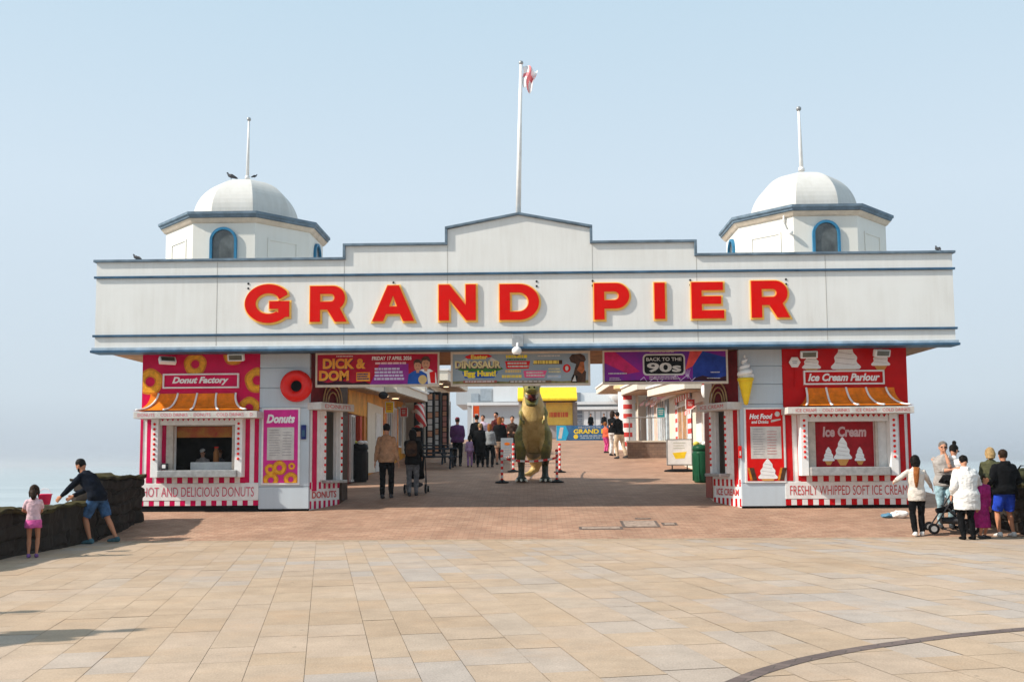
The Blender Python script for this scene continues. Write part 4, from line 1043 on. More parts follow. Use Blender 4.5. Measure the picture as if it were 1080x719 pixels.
        blk([(.53, .24), (.67, .24), (.69, .44), (.52, .44)], pinkl, .0122); bb(.54, .26, .68, .42, 2, offw, 13, .0135, .55)
        bb(.39, .36, .52, .50, 1, mat('print_tan', (.7, .5, .22)), 14, .0125, .6); bb(.36, .24, .51, .34, 1, gold, 15, .0125, .8)
        bb(.70, .36, .79, .52, 2, cr_, 16, .0125, .5); blk(rect(.69, .22, .79, .31), mat('print_paleblue', (.40, .50, .62), .5), .0122); bb(.695, .23, .785, .31, 1, offw, 17, .0135, .5)
        blk(rect(.42, .09, .72, .16), mat('print_umber', (.20, .12, .07), .5), .0122); bb(.425, .09, .715, .16, 1, offw, 18, .0135, .5)
        blk(circ(.832, .50, .028, 18, .12), redposter, .0125); blk(circ(.832, .50, .012, 12, .07), offw, .0138)
        # shaggy dinosaur with raised head
        blk([(.85, .80), (.87, .90), (.93, .92), (.96, .86), (.97, .74), (.95, .64), (.94, .52), (.97, .40), (.965, .09), (.86, .09), (.865, .22), (.88, .34), (.89, .5), (.90, .62), (.86, .68)], brownp, .0128)
        blk([(.87, .10), (.905, .09), (.91, .28), (.875, .32)], black, .0142); blk([(.905, .45), (.93, .68), (.955, .68), (.96, .45), (.94, .34)], mat('print_rust', (.55, .16, .05), .5, .4, 8), .0142); blk([(.87, .12), (.89, .30), (.90, .12)], offw, .015)
    else:
        blk([(.014, .93), (.10, .93), (.30, .36), (.20, .30), (.014, .62)], mat('print_rose', (.62, .02, .14), .4, .3, 3), .0112)
        blk([(.66, .40), (.70, .93), (.80, .93), (.72, .50)], mat('print_flame', (.75, .08, .07), .4, .3, 3), .0113)
        blk([(.72, .07), (.986, .07), (.986, .75), (.80, .93), (.72, .60)], mat('print_royal', (.02, .05, .30), .4, .3, 3), .0112)
        blk([(.014, .07), (.35, .07), (.45, .13), (.7, .10), (.986, .07), (.986, .22), (.9, .14), (.8, .24), (.7, .13), (.014, .1)], mat('print_black', (.04, .01, .02)), .0118)
        mb = MB()
        for s0 in ((.30, .12), (.56, .18)):
            pts = [(s0[0] + .03 * k, s0[1] + .10 * math.sin(k * 2.1)) for k in range(7)]
            for p0, p1 in zip(pts, pts[1:]): mb.prism([(p0[0], p0[1] - .012), (p1[0], p1[1] - .012), (p1[0], p1[1] + .012), (p0[0], p0[1] + .012)], F, .0119, .0128)
        for k in range(6): mb.prism([(.68, .15), (.684, .15), (.70 - .012 * k, .42 - .02 * (k % 2)), (.698 - .012 * k, .42 - .02 * (k % 2))], F, .0119, .0129)
        mb.build('lightning_print', mat('print_lilac2', (.66, .50, .74), .4), pn)
        def rr(u0, v0, u1, v1, ru, rv):
            o_ = []
            for cx, cz, a0 in ((u1 - ru, v1 - rv, 0), (u0 + ru, v1 - rv, 90), (u0 + ru, v0 + rv, 180), (u1 - ru, v0 + rv, 270)):
                o_ += [(cx + ru * math.cos(R(a0 + k * 15)), cz + rv * math.sin(R(a0 + k * 15))) for k in range(7)]
            return o_
        blk(rr(.322, .25, .660, .86, .03, .12), offw, .0135, 'badge_border'); blk(rr(.334, .295, .648, .815, .024, .10), black, .0150, 'badge')
        tx('BACK TO THE', .35, .66, .632, .76, offw, .0165, .02); tx('90s', .355, .34, .628, .61, offw, .0165, .03)
        bb(.37, .89, .60, .925, 1, offw, 20, .0125, .4); bb(.37, .12, .62, .23, 2, offw, 21, .0135, .4)
        bb(.04, .28, .2, .34, 1, offw, 22, .0135, .5); bb(.05, .10, .15, .2, 2, offw, 23, .0135, .35); bb(.86, .30, .95, .35, 1, offw, 24, .0135, .5); bb(.83, .13, .96, .18, 1, offw, 25, .0135, .4)
    # tie points above
    mb = MB()
    for u in (.08, .36, .64, .92): p0 = F(u, .97, .01); mb.tube([p0, p0 + Vector((0, 0, .10))], .012, 6)
    mb.build('tie', metal, t)
banner((333, 371, 463.5, 408), 'crimson banner reading DICK & DOM hung left under the fascia', 'D')
banner((475.5, 370.5, 622.5, 407), 'grey banner reading Easter DINOSAUR Egg Hunt hung in the middle', 'E')
banner((635.5, 368, 767.5, 405), 'purple and blue banner reading BACK TO THE 90s hung right', 'N')
# ------------------------------------------------------------------ shops along the deck
def shop(name, side, xw, xe, y0, y1, h0, h1, label, wallm, fasc=.32, bays=(), cat='shop'):
    """row shop: wall plane x=xw facing the walkway, eaves out to x=xe; h0/h1 = eaves height (absolute z) at both ends"""
    sg = 1 if side == 'L' else -1; zf = gz((y0 + y1) / 2)
    t = thing(name, (xw, (y0 + y1) / 2, zf), label, cat); back = xw - sg * 3.2
    mb = MB()
    vs = [(xw, y0, gz(y0) - .5), (back, y0, gz(y0) - .5), (back, y1, gz(y1) - .5), (xw, y1, gz(y1) - .5), (xw, y0, h0), (back, y0, h0), (back, y1, h1), (xw, y1, h1)]
    mb.add(vs, [(0, 3, 2, 1), (4, 5, 6, 7), (0, 1, 5, 4), (1, 2, 6, 5), (2, 3, 7, 6), (3, 0, 4, 7)]); mb.build('wall', wallm, t)
    mb = MB(); a, b = sorted((xe, back - sg * .1))
    def slabq(za0, za1, ex0, ex1, ya, yb, m, nm_):
        mb = MB(); ex0, ex1 = sorted((ex0, ex1))
        mb.add([(ex0, ya, h0 + za0), (ex1, ya, h0 + za0), (ex1, yb, h1 + za0), (ex0, yb, h1 + za0), (ex0, ya, h0 + za1), (ex1, ya, h0 + za1), (ex1, yb, h1 + za1), (ex0, yb, h1 + za1)],
               [(0, 3, 2, 1), (4, 5, 6, 7), (0, 1, 5, 4), (1, 2, 6, 5), (2, 3, 7, 6), (3, 0, 4, 7)]); return mb.build(nm_, m, t)
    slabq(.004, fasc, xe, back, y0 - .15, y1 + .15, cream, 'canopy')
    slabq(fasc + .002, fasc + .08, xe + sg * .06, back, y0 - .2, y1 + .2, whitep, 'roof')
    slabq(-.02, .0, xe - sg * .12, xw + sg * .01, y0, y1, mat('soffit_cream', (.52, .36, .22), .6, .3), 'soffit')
    F = FR((xw, y0 if side == 'R' else y0, 0), (0, 1, 0), (sg, 0, 0))
    for (u0, u1, v0, v1, m, nm_, *ex) in bays:
        zz = gz(y0 + (u0 + u1) / 2)
        mb = MB(); mb.prism(rect(u0, zz + v0, u1, zz + v1), F, .0, ex[0] if ex else .04); o = mb.build(nm_, m, t)
        if nm_ == 'window':
            mb = MB(); w = .06
            for q in (rect(u0 - w, zz + v0 - w, u1 + w, zz + v0), rect(u0 - w, zz + v1, u1 + w, zz + v1 + w), rect(u0 - w, zz + v0, u0, zz + v1), rect(u1, zz + v0, u1 + w, zz + v1), rect((u0 + u1) / 2 - .025, zz + v0, (u0 + u1) / 2 + .025, zz + v1)): mb.prism(q, F, 0, .07)
            mb.build('window_frame', whitep, o)
        if nm_ == 'door':
            mb = MB(); p = F(u1 - .12, zz + 1.0, .06); mb.ball(p, .04); mb.build('handle', metal, o)
    return t, F
orangew = mat('shop_orange', (.80, .36, .05), .5, .25, 2); paleo = mat('shop_pale_orange', (.80, .58, .30), .5, .2, 2)
win_ = mat('shop_window', (.06, .05, .05), .12, .6, 2, spec=.8)
winpink = mat('display_pink', (.66, .25, .22), .4, .6, 3, col2=(.75, .62, .40))
# left row
shop('shop_building', 'L', -5.35, -4.75, 27.2, 30.6, 3.65, 3.75, 'dark red shop unit with orange panel behind the black litter bin', mat('shop_darkred', (.22, .03, .02), .5, .3), .3,
     [(.2, 3.2, 2.0, 2.75, orangew, 'orange_panel', .05), (.6, 1.1, .1, 1.95, win_, 'window'), (1.7, 2.0, .2, 1.95, mat('hanging_red', (.62, .08, .04), .5), 'hanging_goods', .12), (2.4, 2.7, .2, 1.95, mat('hanging_orange', (.66, .22, .05), .5), 'hanging_goods', .12)])
shop('shop_building', 'L', -5.35, -4.35, 30.75, 40.2, 3.78, 4.06, 'orange fronted shop with white plank end and door, left of the walkway', orangew, .30,
     [(.05, 3.2, .0, 2.3, cream, 'plank_wall', .03), (1.5, 2.5, .0, 2.0, whitep, 'door', .07), (3.35, 3.9, .5, 2.2, mat('panel_cherry', (.62, .03, .03), .5, .5, 3, col2=(.80, .50, .10)), 'display_panel', .05), (4.2, 5.0, .9, 2.05, win_, 'window'), (4.2, 5.0, .1, .8, mat('panel_sweets', (.75, .20, .05), .5, .6, 6, col2=(.80, .62, .20)), 'display_panel', .06), (6.45, 6.95, .4, 2.1, mat('panel_cherry', (.62, .03, .03)), 'display_panel', .06), (5.6, 6.4, .6, 2.1, winpink, 'window'), (7.0, 7.8, .6, 2.1, win_, 'window'), (8.3, 9.3, .2, 2.2, cream, 'plank_wall', .05)])
shop('shop_building', 'L', -4.55, -3.55, 40.5, 53, 5.0, 5.45, 'far left shop with wide white roof edge and black and white display racks', cream, .42,
     [(.2, 12.2, .1, 2.7, win_, 'window')])
# racks of goods: columns of pale boxes on dark stands
def rack(x, y, h, label, wmat):
    z = gz(y); t = thing('display_rack', (x, y, z), label, 'display rack', 'display racks outside the far left shop')
    mb = MB(); mb.box(x - .19, x + .19, y - .05, y + .30, z, z + h); mb.build('stand', black, t)
    n = int(h / .26)
    for k in range(n):
        for q in (0,):
            w = .09
            mb = MB(); mb.box(x + q - w, x + q + w, y - .10, y - .052, z + .10 + k * .26, z + .32 + k * .26); mb.build('goods', wmat if k % 3 else skinp, t)
rack(-4.25, 39.8, 2.7, 'nearest black display rack with a pale column of goods', offw)
rack(-4.3, 43.0, 2.8, 'middle display rack with rows of white goods', offw)
rack(-4.25, 46.5, 2.8, 'far display rack with reddish goods at the row end', mat('goods_red', (.50, .22, .18), .5))
rack(-4.75, 39.9, 2.6, 'dark display rack tight against the far shop wall', darkgrey)
# hanging stripy sock figure
p = W(440, 452, 38); t = thing('striped_sweet_figure', p, 'red and white striped hanging figure with black boots outside the orange shop', 'display figure')
mb = MB(); q = W(443, 425, 38); H = q.z - p.z
mb.loft([p + Vector((-.15, 0, 0)), p + Vector((0, 0, .05)), p + Vector((.25, 0, .15)), p + Vector((.12, 0, .5)), q + Vector((-.05, 0, -.1)), q], [.06, .10, .14, .20, .19, .08], (0, 1, 0), 14)
strm = bpy.data.materials.new('candy_stripe'); strm.use_nodes = True; N = strm.node_tree.nodes; L = strm.node_tree.links
wv = N.new('ShaderNodeTexWave'); wv.bands_direction = 'DIAGONAL'; wv.inputs['Scale'].default_value = 1.8; tc = N.new('ShaderNodeTexCoord'); L.new(tc.outputs['Object'], wv.inputs[0])
cr = N.new('ShaderNodeValToRGB'); cr.color_ramp.interpolation = 'CONSTANT'; cr.color_ramp.elements[0].color = (.60, .03, .03, 1); cr.color_ramp.elements[1].position = .5; cr.color_ramp.elements[1].color = (.75, .66, .60, 1)
L.new(wv.outputs['Fac'], cr.inputs[0]); L.new(cr.outputs[0], N['Principled BSDF'].inputs['Base Color'])
mb.build('striped_body', strm, t, smooth=True)
mb = MB(); mb.loft([p + Vector((-.22, 0, -.05)), p + Vector((0, 0, 0)), p + Vector((.2, 0, .02))], [.09, .12, .10], (0, 1, 0), 10); mb.build('boot', black, t, smooth=True)
mb = MB(); mb.loft([q + Vector((-.35, .05, -.35)), q + Vector((-.1, .05, -.25)), q + Vector((.15, .05, -.05))], [.06, .11, .07], (0, 1, 0), 10); mb.build('arm', strm, t, smooth=True)
# ceiling spots under the left canopies
def spot(x, y, z, label):
    t = thing('ceiling_light', (x, y, z), label, 'ceiling light', 'round lights under the left canopies')
    mb = MB(); mb.lathe((x, y, z), [(.14, -.05), (.17, -.02), (.17, 0)], 16); mb.build('rim', cream, t)
    mb = MB(); mb.lathe((x, y, z), [(.12, -.056), (.12, -.05)], 16); mb.build('diffuser', mat('diffuser', (1, .72, .40), .4, emit=3), t)
for x, y, lb in ((-4.9, 31.6, 'nearest round ceiling light under the left canopy'), (-4.8, 33.4, 'second round ceiling light under the left canopy'), (-4.0, 41.5, 'round ceiling light under the wide far canopy'), (-4.0, 44.5, 'farther round ceiling light under the wide far canopy')):
    zz = 3.76 + (y - 30.75) * .0296 if y < 40 else 4.98 + (y - 40.5) * .036
    spot(x, y, zz - .025, lb)
# picnic tables
def picnic(x, y, label, rz=0):
    z = gz(y); t = thing('picnic_table', (x, y, z), label, 'picnic table', 'dark picnic tables on the left of the deck')
    tm = mat('table_bluegrey', (.035, .045, .06), .5, .3)
    for (a0, a1, b0, b1, h, nm_) in ((-.75, .75, -.35, .35, .74, 'tabletop'), (-.75, .75, -.80, -.55, .45, 'bench'), (-.75, .75, .55, .80, .45, 'bench')):
        mb = MB(); mb.box(x + a0, x + a1, y + b0, y + b1, z + h - .05, z + h); mb.build(nm_, tm, t, bevel=.01)
    for sx in (-.55, .55):
        for sy in (-1, 1):
            mb = MB(); mb.tube([(x + sx, y + sy * .18, z + .69), (x + sx, y + sy * .62, z)], .04, 6); mb.build('leg', tm, t)
        mb = MB(); mb.box(x + sx - .04, x + sx + .04, y - .78, y + .78, z + .34, z + .398); mb.build('crossbar', tm, t)
g_ = G(460, 494); picnic(g_.x, g_.y, 'dark picnic table nearest the camera on the left of the deck')
picnic(g_.x - .5, g_.y + 2.4, 'dark picnic table behind the nearer one')

# right row
redck = mat('red_check', (.62, .06, .05), .5)
tR, FRr = shop('shop_building', 'R', 5.55, 4.7, 29.2, 38.2, 3.7, 4.1, 'white shop with red and white checked window surround on the right of the walkway', cream, .3,
     [(.3, 1.1, .0, 2.1, win_, 'window'), (1.5, 2.5, .0, 2.1, whitep, 'door', .06), (4.4, 6.4, .55, 2.15, mat('sweet_window', (.16, .09, .05), .2, .8, 4, col2=(.62, .30, .10)), 'window')])
def chk_col(F, u0, u1, z0, z1, n, t, d=.05):
    mb = MB(); vs = []
    for i in range(n + 1):
        z = z0 + (z1 - z0) * i / n; vs += [F(u0, z, d), F(u1, z, d)]
    mb.add(vs, [(0, 1, 3, 2)]); mb.mi[0] = 0
    for i in range(1, n): mb.f.append((2 * i, 2 * i + 1, 2 * i + 3, 2 * i + 2)); mb.mi.append(i % 2)
    return mb.build('checked_surround', [redck, whitep], t)
zc_ = gz(34); chk_col(FRr, 3.5, 4.25, zc_ + .1, zc_ + 2.4, 13, tR); chk_col(FRr, 6.55, 7.1, zc_ + .3, zc_ + 2.5, 13, tR)
FRr2 = lambda a, b, d: FRr(a, b, d)
checks(FRr, 3.5, zc_ + 2.42, 7.1, zc_ + 2.60, 13, .06, redck, whitep, tR, 'checked_header')
tR2, F2 = shop('shop_building', 'R', 5.5, 4.3, 38.6, 45.4, 4.4, 4.65, 'pale blue and white glazed shop unit further along the right side', mat('shop_paleblue', (.52, .60, .66), .5, .2), .3,
     [(.4, 1.6, .2, 2.3, mat('pale_glass', (.42, .50, .56), .2, .5, 3), 'window'), (2.4, 3.4, .1, 2.3, winpink, 'window'), (4.4, 5.6, .1, 2.3, win_, 'window')])
tR3, F3 = shop('shop_building', 'R', 5.2, 3.8, 46, 55, 5.15, 5.4, 'farthest right shop with red checked round corner column', cream, .3,
     [(.6, 3, .3, 2.4, winpink, 'window'), (4, 6, .3, 2.4, win_, 'window')])
# striped corner column and arch at the far right
t = thing('striped_column', (4.6, 45.6, gz(45)), 'tall white column with red checks beside the low ramp wall', 'column')
mb = MB(); zb0 = gz(45.6) - .3
vs = []; nn = 14; n2 = 18
for i in range(nn + 1):
    for k in range(n2):
        a = 2 * math.pi * k / n2; vs.append((4.6 + .42 * math.cos(a), 45.6 + .42 * math.sin(a), zb0 + 3.1 * i / nn))
mb.add(vs, [(0, 1, n2 + 1, n2)]); mb.f = []; mb.mi = []
for i in range(nn):
    for k in range(n2):
        mb.f.append((i * n2 + k, i * n2 + (k + 1) % n2, (i + 1) * n2 + (k + 1) % n2, (i + 1) * n2 + k)); mb.mi.append((1 if (i % 2 == 0 and (k // 3) % 2 == 0) else 0))
mb.build('shaft', [whitep, redck], t, smooth=True)
mb = MB(); mb.lathe((4.6, 45.6, zb0 + 3.1), [(.45, 0), (.62, .10), (.62, .25)], 18); mb.build('capital', paleo, t)
# neon style board on the canopy
p = W(702, 415, 37.5); t = thing('white_canopy_board', p, 'slanting white and pink board on the right hand canopy edge', 'sign')
a, b = W(686, 424, 42), W(722, 407, 33.5)
mb = MB(); mb.loft([a, b], [(.05, .18)] * 2, (1, 0, 0), 4); mb.build('board', whitesoft, t)
mb = MB(); mb.loft([a.lerp(b, .3) + Vector((-.07, 0, 0)), a.lerp(b, .8) + Vector((-.07, 0, 0))], [(.03, .09)] * 2, (1, 0, 0), 4); mb.build('pink_tube', mat('neon_pink', (.80, .35, .42), .4), t)
# projecting signs and striped blinds on the shop fronts
def proj_sign(px, py0, py1, wpx, Y, c, ink, label):
    a, b, c2, d = rc(px - wpx / 2, py0, px + wpx / 2, py1, Y); t = thing('projecting_sign', ((a + c2) / 2, Y, b), label, 'sign', 'projecting signs on the shop fronts')
    mb = MB(); mb.box(a, c2, Y - .03, Y + .03, b, d); pn = mb.build('panel', c, t, bevel=.008); F = FY(Y - .03)
    mb = MB(); w_ = .02
    for q in (rect(a - w_, b - w_, c2 + w_, b), rect(a - w_, d, c2 + w_, d + w_), rect(a - w_, b, a, d), rect(c2, b, c2 + w_, d)): mb.prism(q, F, -.05, .01)
    mb.build('frame', whitep, t); bars(F, a + .05, b + .08, c2 - .05, d - .06, .002, 3, ink, pn, seed=int(px), fill=.5)
    mb = MB(); mb.tube([((a + c2) / 2, Y, d), ((a + c2) / 2, Y, d + .35)], .015, 6); mb.build('hanger', metal, t)
proj_sign(728, 421, 431, 9, 31, redck, offw, 'small red projecting sign nearest the right side hatch')
proj_sign(697, 430, 440, 8, 38.3, mat('sign_teal', (.03, .30, .36), .5), offw, 'small teal projecting sign above the pavement sign')
proj_sign(667, 425, 433, 8, 46, yellow, redck, 'small yellow projecting sign beside the farthest right shop')
proj_sign(411, 424, 435, 8, 32.5, yellow, redck, 'small yellow projecting sign under the left canopy')
proj_sign(426, 430, 439, 7, 36.5, redck, offw, 'small red projecting sign under the left canopy')
for (tt, F, u0, u1, yy, zz) in ((tR2, F2, .2, 1.8, 39.6, 2.5), (tR2, F2, 2.2, 3.6, 41.5, 2.5), (tR2, F2, 4.2, 5.8, 43.6, 2.5), (tR3, F3, .3, 3.2, 48, 2.6), (tR, FRr, 1.3, 2.7, 31.3, 2.3)):
    mb = MB(); z = gz(yy) + zz; n = 8; vs = []
    for i in range(n + 1):
        u = u0 + (u1 - u0) * i / n; vs += [F(u, z, .05), F(u, z - .28, .42), F(u, z - .40, .42)]
    mb.add(vs, [(0, 3, 4, 1)]); mb.f = []; mb.mi = []
    for i in range(n):
        b_i = 3 * i
        for f in ((b_i, b_i + 3, b_i + 4, b_i + 1), (b_i + 1, b_i + 4, b_i + 5, b_i + 2)): mb.f.append(f); mb.mi.append(i % 2)
    o = mb.build('striped_blind', [whitep, redck], tt); md = o.modifiers.new('s', 'SOLIDIFY'); md.thickness = .01
# low ramp wall with handrail
g1 = G(662, 483); g2 = G(689, 483)
t = thing('low_ramp_wall', g1, 'low brown brick ramp wall at the foot of the checked column', 'wall')
mb = MB(); x0, x1 = g1.x, g2.x + 1.0; y0 = g1.y
z0 = gz(y0) - .2; z1 = W(675, 466, y0).z
mb.box(x0, x1, y0, y0 + .25, z0, z1); mb.build('wall', brickmat('ramp_wall_bricks', (.26, .17, .12), (.20, .13, .10), (.14, .1, .08), rot=(R(90), 0, 0)), t)
mb = MB(); mb.box(x0 - .03, x1 + .03, y0 - .03, y0 + .28, z1, z1 + .06); mb.build('coping', cream, t)
for k in range(5):
    xx = x0 + .1 + (x1 - x0 - .2) * k / 4
    mb = MB(); mb.tube([(xx, y0 + .12, z1 + .05), (xx, y0 + .12, z1 + 1.0)], .02, 6); mb.build('baluster', metal, t)
mb = MB(); mb.tube([(x0, y0 + .12, z1 + 1.0), (x1, y0 + .12, z1 + 1.0)], .03, 6); mb.build('handrail', metal, t)

# litter bins
def bin_(px, py, hpx, wpx, m, label, heap=True):
    g = G(px, py); s = g.y / 1000; h, r = hpx * s, wpx * s / 2
    t = thing('litter_bin', g, label, 'litter bin', 'litter bins beside the walkway')
    mb = MB(); mb.lathe(g, [(r * .80, 0), (r * .86, .02), (r * .98, h * .25), (r * 1.0, h * .74), (r * .92, h * .80)], 20); mb.build('body', m, t, smooth=True)
    mb = MB(); mb.lathe(g, [(r * .95, h * .80), (r * 1.04, h * .83), (r * .98, h * .92), (r * .6, h * .965)], 20); mb.build('hood', m, t, smooth=True)
    for k in range(6):
        a = k * 60; mb = MB(); mb.lathe(g + Vector((r * .93 * math.cos(R(a)), r * .93 * math.sin(R(a)), 0)), [(.03, .05), (.03, h * .74)], 6); mb.build('rib', m, t)
    if heap:
        for k in range(4):
            mb = MB(); mb.ball(g + Vector((r * .6 * math.cos(k * 1.7), r * .6 * math.sin(k * 1.7), h * .98)), (.10, .09, .07), 8, 6); o = mb.build('rubbish', (whitep, offw, mat('bag_yellow', (.65, .55, .10), .4), whitep)[k], t, smooth=True)
    return t
bin_(741, 508.5, 41, 20, mat('bin_green', (.012, .075, .035), .35, .2), 'dark green litter bin heaped with rubbish beside the ice cream kiosk')
bin_(379, 508, 42, 18, mat('bin_black', (.014, .014, .016), .4, .2), 'black litter bin with pale rubbish beside the doughnut kiosk')
# A-board with ice cream tub picture
g = G(717, 497); s = g.y / 1000; t = thing('pavement_sign', g, 'white swinging pavement sign with yellow picture on a black rubber base', 'pavement sign')
w, h = 27 * s, 33 * s
mb = MB(); mb.loft([g + Vector((0, 0, 0)), g + Vector((0, 0, .05)), g + Vector((0, 0, .09))], [(w * .62, .30), (w * .58, .26), (w * .3, .16)], (1, 0, 0), 20); mb.build('rubber_base', black, t, smooth=True)
FA = FY(g.y)
for q in (-.25, .25):
    mb = MB(); mb.tube([g + Vector((q, 0, .07)), g + Vector((q, 0, .22))], .02, 6); mb.build('leg', black, t)
mb = MB(); mb.prism(rect(g.x - w / 2, g.z + .2, g.x + w / 2, g.z + .2 + h * .84), FA, -.03, .03); fr_ = mb.build('frame', metal, t, bevel=.01)
mb = MB(); mb.prism(rect(g.x - w / 2 + .04, g.z + .24, g.x + w / 2 - .04, g.z + .16 + h * .84), FA, .03, .034); pn = mb.build('poster', whitep, t)
mb = MB(); mb.prism([(g.x - .24, g.z + .62), (g.x + .24, g.z + .66), (g.x + .16, g.z + .44), (g.x - .14, g.z + .42)], FA, .034, .037); mb.build('tub_print', yellow, pn)
bars(FA, g.x - .22, g.z + .72, g.x + .22, g.z + .98, .036, 3, mat('pale_print', (.55, .55, .45), .5), pn, seed=30, fill=.3)
# ghost-like hanging figure above the right hatch
p = W(745, 412, 26.6); t = thing('hanging_white_figure', p, 'white egg-shaped hanging figure with red cap above the right side hatch', 'display figure')
mb = MB(); mb.ball(p, (.15, .14, .24), 16, 12); mb.build('body', whitesoft, t, smooth=True)
mb = MB(); mb.lathe(p + Vector((0, 0, .17)), [(.13, 0), (.11, .08), (.03, .12)], 14); mb.build('cap', redgl, t, smooth=True)
for q in (-.05, .05):
    mb = MB(); mb.ball(p + Vector((q, -.135, .03)), (.022, .015, .03), 8, 6); mb.build('eye', black, t)
mb = MB(); mb.tube([p + Vector((0, 0, .28)), p + Vector((0, 0, .75))], .01, 6); mb.build('cord', black, t)
# small camera cluster under the left canopy
p = W(405, 417, 29.5); t = thing('speaker', p, 'small dark loudspeaker hanging under the left canopy', 'loudspeaker')
mb = MB(); mb.loft([p + Vector((0, -.14, 0)), p + Vector((0, .02, .02)), p + Vector((0, .14, .04))], [(.15, .12), (.12, .10), (.06, .06)], (1, 0, 0), 12); mb.build('horn', darkgrey, t, smooth=True)
mb = MB(); mb.tube([p + Vector((0, .1, .05)), p + Vector((0, .1, .28))], .02, 6); mb.build('bracket', metal, t)

# ------------------------------------------------------------------ far pavilion
YP = 76.0
pav = thing('pier_pavilion', (0, YP, 2.94), 'large pale grey and white pavilion across the far end of the deck', 'building')
def pb(px0, py0, px1, py1, m, nm_, d0=0, d1=-6, Y=YP, parent=None):
    a, b, c, d = rc(px0, py0, px1, py1, Y); mb = MB(); mb.box(a, c, Y + d0, Y - d1, b, d); return mb.build(nm_, m, parent or pav)
pg = mat_streak('pavilion_grey', (.46, .48, .50), (.32, .33, .34), .4); pw = mat_streak('pavilion_white', (.70, .71, .72), (.50, .50, .50), .3)
pb(493, 426, 700, 480, pg, 'wall', 0, -10); pb(480, 408.5, 548, 425.5, pg, 'wall', 1, -9); pb(604, 413, 660, 425.5, pw, 'wall', 1, -9)
pb(493, 424, 660, 427, pw, 'cornice', -.4, 0); pb(506, 409, 518, 422, mat('pav_glass', (.34, .38, .42), .2), 'window', .9, -1.1); pb(496, 414, 504, 424, mat('pav_glass', (.34, .38, .42)), 'window', .9, -1.1)
pb(520, 407, 546, 423, pw, 'rounded_tower', .5, -3)
pb(606, 413, 613, 424, mat('pav_dark', (.18, .20, .24), .4), 'window', .9, -1.1); pb(668, 412, 688, 432, mat('pav_dark', (.18, .2, .24)), 'window', -.02, -.3)
pb(596, 429, 660, 432, pw, 'ledge', -.35, -.01); pb(660, 432, 684, 448, mat('pav_blue', (.30, .36, .46), .4), 'sign_panel', -.06, -.01)
for k in range(4): pb(609, 433 + k * 4.2, 614, 436 + k * 4.2, mat('pav_dark', (.18, .2, .24)), 'small_panel', -.06, -.01)
for k in range(7): pb(616 + k * 6.2, 433.5, 620.6 + k * 6.2, 449, pw, 'wall_panel', -.05, -.01)
p = W(655, 414, YP - 1); mb = MB(); mb.lathe((p.x, YP - 2.2, p.z), [(.1, -.02), (.82, 0), (.82, 3.2), (.1, 3.22)], 24, axis='y'); mb.build('water_slide_tube', pw, pav, smooth=True)
mb = MB(); mb.lathe((p.x - .1, YP - 2.2, p.z), [(.4, -.05), (.4, -.03)], 20, axis='y'); mb.build('tube_mouth', whitesoft, pav)
# yellow stall
YS = 60.0
ys_ = thing('yellow_stall', W(577, 463, YS), 'yellow stall with yellow awning and red lettering behind the dinosaur', 'stall')
pb(547, 421, 607, 462, mat('stall_grey', (.38, .36, .36), .5), 'wall', .2, -2.5, YS, ys_)
pb(576, 424, 604, 448, mat('stall_yellow', (.88, .62, .12), .4, .15, 1.5), 'front_panel', .12, -.19, YS, ys_)
fpn = ys_.children[-1]
a, b, c, d = rc(546, 408, 608, 421, YS)
mb = MB(); mb.add([(a, YS + .2, d), (c, YS + .2, d), (c, YS - .9, b), (a, YS - .9, b), (a, YS - .9, b - .12), (c, YS - .9, b - .12), (a, YS + .2, b - .12), (c, YS + .2, b - .12)], [(3, 2, 1, 0), (4, 5, 2, 3), (0, 6, 4, 3), (1, 2, 5, 7), (6, 7, 5, 4), (0, 1, 7, 6)]); mb.build('awning', yellow, ys_)
FSY = FY(YS + .12); a, b, c, d = rc(579, 433, 603, 440.5, YS + .12)
bars(FSY, a, b, c, d, .003, 1, mat('stall_red_ink', (.72, .14, .05), .5), fpn, seed=40, fill=.7)
pb(604.5, 424, 609, 462, mat('stall_post', (.30, .26, .24), .5), 'post', 0, -.3, YS, ys_)
pb(549, 421.2, 608, 424, mat('stall_beam', (.42, .42, .44), .5), 'beam', -.1, .1, YS, ys_)
# blue barrier banner
YB2 = 57.0
bn = thing('barrier_banner', W(620, 464, YB2), 'long blue barrier banner reading GRAND PIER in yellow', 'banner')
a, b, c, d = rc(587, 448.5, 662, 464, YB2); FB2 = FY(YB2)
mb = MB(); mb.prism(rect(a, b, c, d), FB2, -.04, 0); pn = mb.build('print', mat('barrier_blue', (.05, .16, .34), .5, .3, 2), bn)
w_, h_ = c - a, d - b
mb = MB(); mb.prism([(a, b), (a + w_ * .13, b), (a + w_ * .17, b + h_ * .5), (a + w_ * .13, d), (a, d)], FB2, 0, .004); sw_ = mb.build('light_blue_patch', mat('barrier_cyan', (.03, .42, .70), .5), pn)
mb = MB(); mb.prism([(a + w_ * .02, b + .1), (a + w_ * .07, b + .1), (a + w_ * .10, d - .1), (a + w_ * .05, d - .1)], FB2, .004, .008); mb.build('wave_print', offw, pn)
frame_text('GRAND PIER', FB2, a + w_ * .24, b + h_ * .44, a + w_ * .82, b + h_ * .76, .005, mat('barrier_yellow', (.85, .62, .05), .5), pn, bold=.04)
frame_text('WELCOME TO THE', FB2, a + w_ * .30, b + h_ * .82, a + w_ * .62, b + h_ * .94, .005, offw, pn, bold=.01)
bars(FB2, a + w_ * .32, b + h_ * .08, a + w_ * .80, b + h_ * .36, .005, 2, mat('pale_ink', (.5, .55, .6), .5), pn, seed=41, fill=.4)
